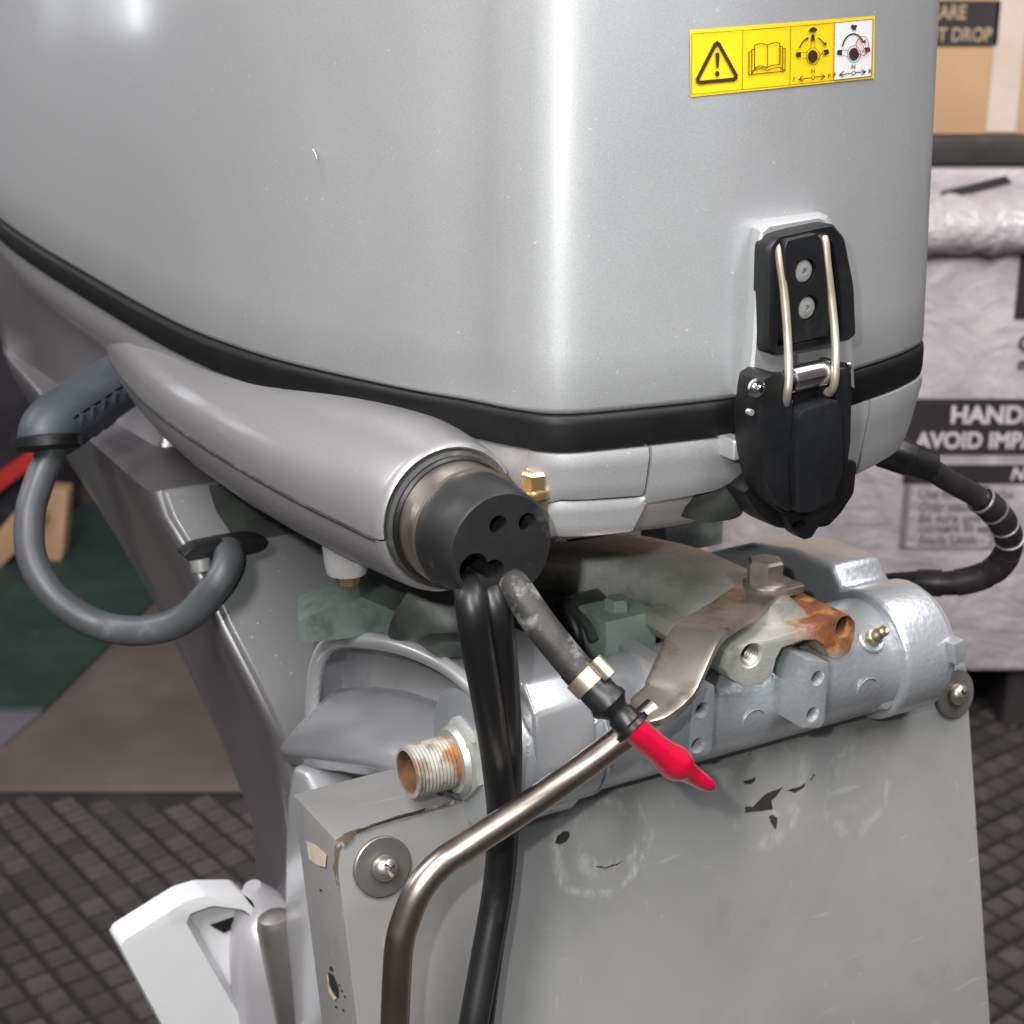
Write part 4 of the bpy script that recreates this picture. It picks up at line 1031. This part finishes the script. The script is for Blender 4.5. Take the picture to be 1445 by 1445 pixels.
# galvanised tilt lever plate behind the left bracket
pl = [(421, 885), (428, 872), (505, 841), (520, 842), (600, 878), (640, 900), (520, 893), (440, 905), (424, 902)]
bm = newbm(); P0 = [aty(px, py, .13 - (px - 420) * .00035) for px, py in ((421, 876), (508, 842), (600, 880), (645, 905))]
rr0 = [P0[0], P0[1], P0[2], P0[3]]; rr1 = [p + V((0, 0, -s)) for p, s in zip(rr0, (.012, .020, .006, .004))]
a = [bm.verts.new(p) for p in rr0]; b = [bm.verts.new(p) for p in rr1]
for i in range(3): bm.faces.new((a[i], a[i + 1], b[i + 1], b[i]))
ext = [p + V((.012, .03, .0)) for p in rr0]
e = [bm.verts.new(p) for p in ext]
for i in range(3): bm.faces.new((a[i], e[i], e[i + 1], a[i + 1]))
bmesh.ops.solidify(bm, geom=bm.faces[:], thickness=.003); bev(bm, .0008, 2, 40); br.part('tilt_lever_plate', bm, M['galv'])
# ribbed end of the swivel under the grommet
bm = newbm(); c = aty(640, 880, .055); lathe(bm, c, (.5, -.75, -.45), [(-.02, .022), (.004, .0215), (.010, .018), (.013, .010)], 32); br.part('swivel_end', bm, M['dark_metal'])
bm = newbm(); c = aty(655, 918, .02); prism(bm, [aty(px, py, .02) for px, py in ((604, 918), (622, 907), (665, 904), (665, 925), (625, 930))], (0, .012, 0)); bev(bm, .0008); br.part('casting_patch', bm, M['dark_metal'])
# small bracket block with a bolt, and grimy gear behind
blk = [(848, 880), (876, 862), (912, 862), (918, 908), (862, 925), (845, 918)]
bm = newbm(); c = aty(884, 900, .028); box(bm, c + V((0, .008, -.004)), (.014, .012, .016)); bev(bm, .001, 2); bk_ = br.part('stop_block', bm, M['galv'])
bm = newbm(); c = aty(884, 900, .028) + V((0, .008, .012)); lathe(bm, c + V((0, 0, -.001)), (0, 0, 1), [(0, .0062), (.0055, .0062), (.0062, .0055)], 6, rot=.2); br.part('block_bolt', bm, M['galv'], bk_)
bm = newbm(); tube(bm, [aty(815, 840, .06), aty(850, 875, .038), aty(862, 900, .03)], 0, flat=(.011, .0016), k=4, up=(0, 0, 1)); br.part('link_strap', bm, M['dark_metal'], bk_)
bm = newbm(); a0 = aty(925, 865, .05); a1 = aty(965, 870, .045); lathe(bm, a0, a1 - a0, [(-.02, .0085), (0, .0085), (.0, .0075), (.03, .0075)], 24); br.part('cross_pin', bm, M['galv'])
bm = newbm(); lathe(bm, a0 - (a1 - a0).normalized() * .012, a1 - a0, [(-.008, .0105), (.010, .0105), (.011, .009)], 24); br.part('pin_bush', bm, M['rubber'])
bm = newbm(); box(bm, (.155, .098, .020), (.055, .03, .030)); bev(bm, .004, 2); br.part('swivel_body', bm, M['dark_metal'])
for px, py in ((808, 860), (822, 858)):
    bm = newbm(); lathe(bm, aty(px, py, .064), (0, -1, .3), [(-.004, .002), (0, .0022), (.0014, .0016)], 12); br.part('small_screw', bm, M['screw'])
bm = newbm(); tube(bm, [aty(795, 850, .06), aty(812, 885, .05), aty(820, 925, .045)], .0055, 12, 6); br.part('dark_spring_hose', bm, M['rubber'])

# ================================================================== STEERING LINK ROD
bolt_p = atz(1078, 836, .0655)
lrb = aty(555, 1500, -.06)
rod = Thing('steering_link_rod', 'bent brownish stainless rod with a flat cranked end bolted to the rusty arm', 'rod', lrb)
B0 = bolt_p + V((.0, 0, .0015))
pth = [aty(1112, 826, B0.y + .002), B0, aty(1035, 862, -.022), aty(1000, 884, -.034), aty(978, 905, -.044), aty(950, 965, -.056), aty(938, 985, -.0585), aty(915, 1004, -.060), aty(893, 1024, -.060)]
pth[0].z = B0.z
def flatbar(path, hw, hh, wdir):
    bm = newbm(); cp = cat(path, 6); rings = []
    n = len(cp)
    for i, p in enumerate(cp):
        t = (cp[min(i + 1, n - 1)] - cp[max(i - 1, 0)]).normalized()
        wv = V((-t.y, t.x, 0)).normalized(); nv = t.cross(wv)
        f = i / (n - 1); k = min(1, (1 - f) * 5 + .34)
        rings.append(rounded([p - wv * hw * k - nv * hh, p + wv * hw * k - nv * hh, p + wv * hw * k + nv * hh, p - wv * hw * k + nv * hh], .12, 2))
    loft(bm, rings); return bm
bm = flatbar(pth, .0108, .0022, (.55, -.80, .25)); rod.part('flat_end', bm, M['flat'], smooth=40)
rp = [aty(925, 1000, -.0600), aty(880, 1040, -.060), aty(760, 1127, -.060), aty(665, 1190, -.060), aty(622, 1219, -.0605), aty(592, 1254, -.061), aty(572, 1300, -.0615), aty(562, 1345, -.062), aty(557, 1445, -.062), aty(555, 1500, -.062)]
bm = newbm(); tube(bm, rp, [.0052] + [.0056] * 9, 28, 10); rod.part('shaft', bm, M['rod'], smooth=70)
bm = newbm(); h0 = B0 + V((0, 0, .0024))
lathe(bm, h0, (0, 0, 1), [(0, .0098), (.0014, .0100), (.0022, .0088)], 32); bh = rod.part('bolt_washer', bm, M['bolt'])
bm = newbm(); lathe(bm, h0 + V((0, 0, .0018)), (0, 0, 1), [(0, .0086), (.0094, .0086), (.0106, .0074), (.0107, .002)], 6, rot=.52); rod.part('hex_bolt', bm, M['bolt'], bh, smooth=25)

# ================================================================== HOSES
def hose_thing(name, label, cat_, pts, r, mt, part='tube', n=20, k=10):
    P = [V(p) for p in pts]; t = Thing(name, label, cat_, P[-1])
    bm = newbm(); tube(bm, P, r, n, k); t.part(part, bm, mt, smooth=70); return t
c1 = [V((aty(690, 835, -.045).x, -.030, aty(690, 835, -.045).z)), aty(664, 838, -.058), aty(672, 900, -.063), aty(690, 1000, -.054), aty(703, 1090, -.043), aty(708, 1160, -.034), aty(702, 1250, -.035), aty(686, 1345, -.042), aty(668, 1445, -.050), aty(655, 1520, -.055)]
c2 = [V((aty(706, 835, -.045).x, -.030, aty(706, 835, -.045).z)), aty(692, 838, -.056), aty(704, 900, -.060), aty(713, 1000, -.050), aty(715, 1090, -.039), aty(712, 1160, -.0245), aty(705, 1250, -.028), aty(690, 1340, -.034), aty(676, 1445, -.042), aty(668, 1520, -.047)]
hose_thing('black_cable', 'left black cable of the pair hanging from the round grommet', 'cable', c1, .0061, M['rubber'])
hose_thing('black_cable', 'right black cable of the pair hanging from the round grommet', 'cable', c2, .0062, M['rubber'])
fh = [V((aty(728, 830, -.05).x, -.040, aty(728, 830, -.05).z)), aty(724, 826, -.060), aty(760, 878, -.072), aty(800, 928, -.082), aty(836, 970, -.090)]
ft = hose_thing('fuel_hose', 'grey mottled rubber hose with a metal clip poking from the grommet', 'hose', fh, .0061, M['hose'], 'hose_wall')
A = aty(836, 968, -.090); Bq = aty(896, 1030, -.104); D = (Bq - A); dl = D.length; dn = D.normalized()
bm = newbm(); lathe(bm, A, dn, [(-.010, .0062), (.0020, .0066), (.006, .0066), (.0075, .0074), (.0095, .0074), (.0105, .0062), (.0125, .0046), (dl * .60, .0044), (dl * .66, .0054), (dl * .86, .0058), (dl * .90, .0072), (dl * .985, .0072), (dl, .0060), (dl - .001, .0048)], 32)
ft.part('end_fitting', bm, M['rubber'], smooth=40)
bm = newbm(); s = -.006; lathe(bm, A, dn, [(s, .0063), (s, .0071), (s + .0062, .0071), (s + .0062, .0063)], 32, False, False); cl = ft.part('hose_clip', bm, M['clip'])
cu = (V((0, -.45, 1)) - dn * V((0, -.45, 1)).dot(dn)).normalized(); e = A + dn * (s + .0031) + cu * .0082 + V((.002, 0, 0))
bm = newbm(); lathe(bm, e, dn, [(-.0042, .0024), (-.004, .0028), (.004, .0028), (.0042, .0022)], 16); ft.part('clip_ear', bm, M['clip'], cl)
# red cap pushed on the end
Cq = aty(1006, 1112, -.104); d = (Cq - Bq); L = d.length
capt = Thing('red_cap', 'glossy red vinyl plug cap pushed onto the hose end, tapering to a thin tip', 'cap', Bq)
bm = newbm(); bend = []
sec = [(-.10, 0.0046), (0.0, 0.0050), (.05, 0.0052), (.25, 0.0053), (.36, 0.0056), (.44, 0.0064), (.50, 0.0066), (.56, 0.0062), (.61, 0.0051), (.66, 0.0042), (.74, 0.0037), (.84, 0.0033), (.92, 0.0029), (.97, 0.0023), (1.0, 0.0011)]
rings = []; a, u, v = frame(d)
for f, r in sec:
    c = Bq + d * f + V((0, 0, -.0012 * math.sin(max(0, f) * math.pi))); rings.append([c + (u * math.cos(t) + v * math.sin(t)) * r for t in [2 * math.pi * i / 32 for i in range(32)]])
cr2 = []
for r0, r1 in zip(rings, rings[1:]):
    cr2.append(r0)
cr2.append(rings[-1])
loft(bm, cr2); capt.part('cap_body', bm, M['red'], smooth=80)

# grey flushing hose loop with its ribbed elbow on the leg
ex0 = atx(150, 558, .024); ex1 = ex0 + V((-.085, .02, -.022))
P1 = aty(75, 612, ex0.y - .02)
fl = [aty(82, 600, .33), aty(72, 640, .325), aty(55, 680, .32), aty(42, 730, .31), aty(46, 790, .30), aty(80, 845, .285), aty(140, 882, .27), aty(205, 890, .25), aty(262, 872, .235), aty(303, 828, .225), aty(321, 796, .228), aty(323, 776, .240)]
ft2 = hose_thing('flush_hose', 'looped grey rubber flushing hose on the side of the motor leg', 'hose', fl, .0082, M['flush'], 'hose_wall', 20, 10)
a0 = atx(158, 545, .030) if False else aty(160, 545, .345); a1 = aty(78, 598, .330); dd = a1 - a0; ln = dd.length
bm = newbm(); tube(bm, [a0 + dd * -.25, a0, a0.lerp(a1, .5), a1, aty(66, 618, .326), aty(66, 632, .324)], [.016, .0165, .0165, .0165, .016, .0135], 28, 8); el = ft2.part('elbow_cap', bm, M['cap'], smooth=60)
bm = newbm(); lathe(bm, aty(68, 615, .325), aty(70, 640, .322) - aty(68, 615, .325), [(0, .0168), (.001, .0178), (.006, .0178), (.008, .0160), (.008, .009)], 32); ft2.part('elbow_collar', bm, M['plastic'], el)
a, u, v = frame(dd); fd = (CAM - l2w(a0)); fd = V((fd.dot(EX), fd.dot(EY), fd.z)); fd = (fd - a * fd.dot(a)).normalized(); dn_ = (V((0, 0, -1)) - a * -a.z).normalized()
def around(f, ang, r): return a0.lerp(a1, f) + (fd * math.cos(ang) + dn_ * math.sin(ang)) * r
bm = newbm(); loft(bm, [[around(.04 + .9 * i / 8, R(8 + 110 * q / 8), .0186) for q in range(9)] for i in range(9)], False); bmesh.ops.solidify(bm, geom=bm.faces[:], thickness=.0005); ft2.part('rib_shade_shell', bm, M['hole'], el)  # black shell: the shade of the ribbed cavity put into colour
for k in range(5):
    bm = newbm(); tube(bm, [around(min(.98, .05 + k * .19 + .30 * f), R(10 + 80 * f), .0188) for f in (0, .25, .5, .75, 1)], .0017, 8, 4); ft2.part('rib', bm, M['cap'], el)

# wire loom on the right
lm = [aty(1240, 640, .06), aty(1262, 640, .055), aty(1300, 655, .05), aty(1345, 682, .045), aty(1385, 705, .045), aty(1414, 735, .045), aty(1424, 772, .05), aty(1400, 806, .06), aty(1350, 822, .075), aty(1296, 822, .092), aty(1250, 824, .11), aty(1215, 834, .13)]
lt = Thing('wire_loom', 'black wire loom looping out from behind the cowl to the right bracket', 'loom', lm[-1])
bm = newbm(); tube(bm, lm, [.0062, .0062, .0062, .0060, .0060, .0068, .0074, .0074, .0072, .0068, .006, .006], 20, 10); lt.part('sleeve', bm, M['loom'], smooth=70)
cpm = cat(lm, 10)
def along(i): return cpm[i], (cpm[i + 1] - cpm[i - 1]).normalized()
p, t = along(13); bm = newbm(); lathe(bm, p - t * .012, t, [(0, .0088), (.001, .0094), (.016, .0094), (.017, .0084), (.030, .0082), (.031, .0070)], 28); lt.part('boot', bm, M['rubber'])
for i in (40, 46, 52, 57):
    p, t = along(i); bm = newbm(); lathe(bm, p, t, [(-.0008, .0072), (-.0006, .0082), (.0004, .0082), (.0006, .0072)], 28, False, False); lt.part('ring', bm, M['steel_ring'])
for i, j in ((41, 45), (47, 51), (53, 56), (62, 70), (72, 80), (84, 90)):
    bm = newbm(); tube(bm, [cpm[q] for q in range(i, j + 1)], .0078, 20, 1); lt.part('tape_wrap', bm, M['loom'], smooth=60)
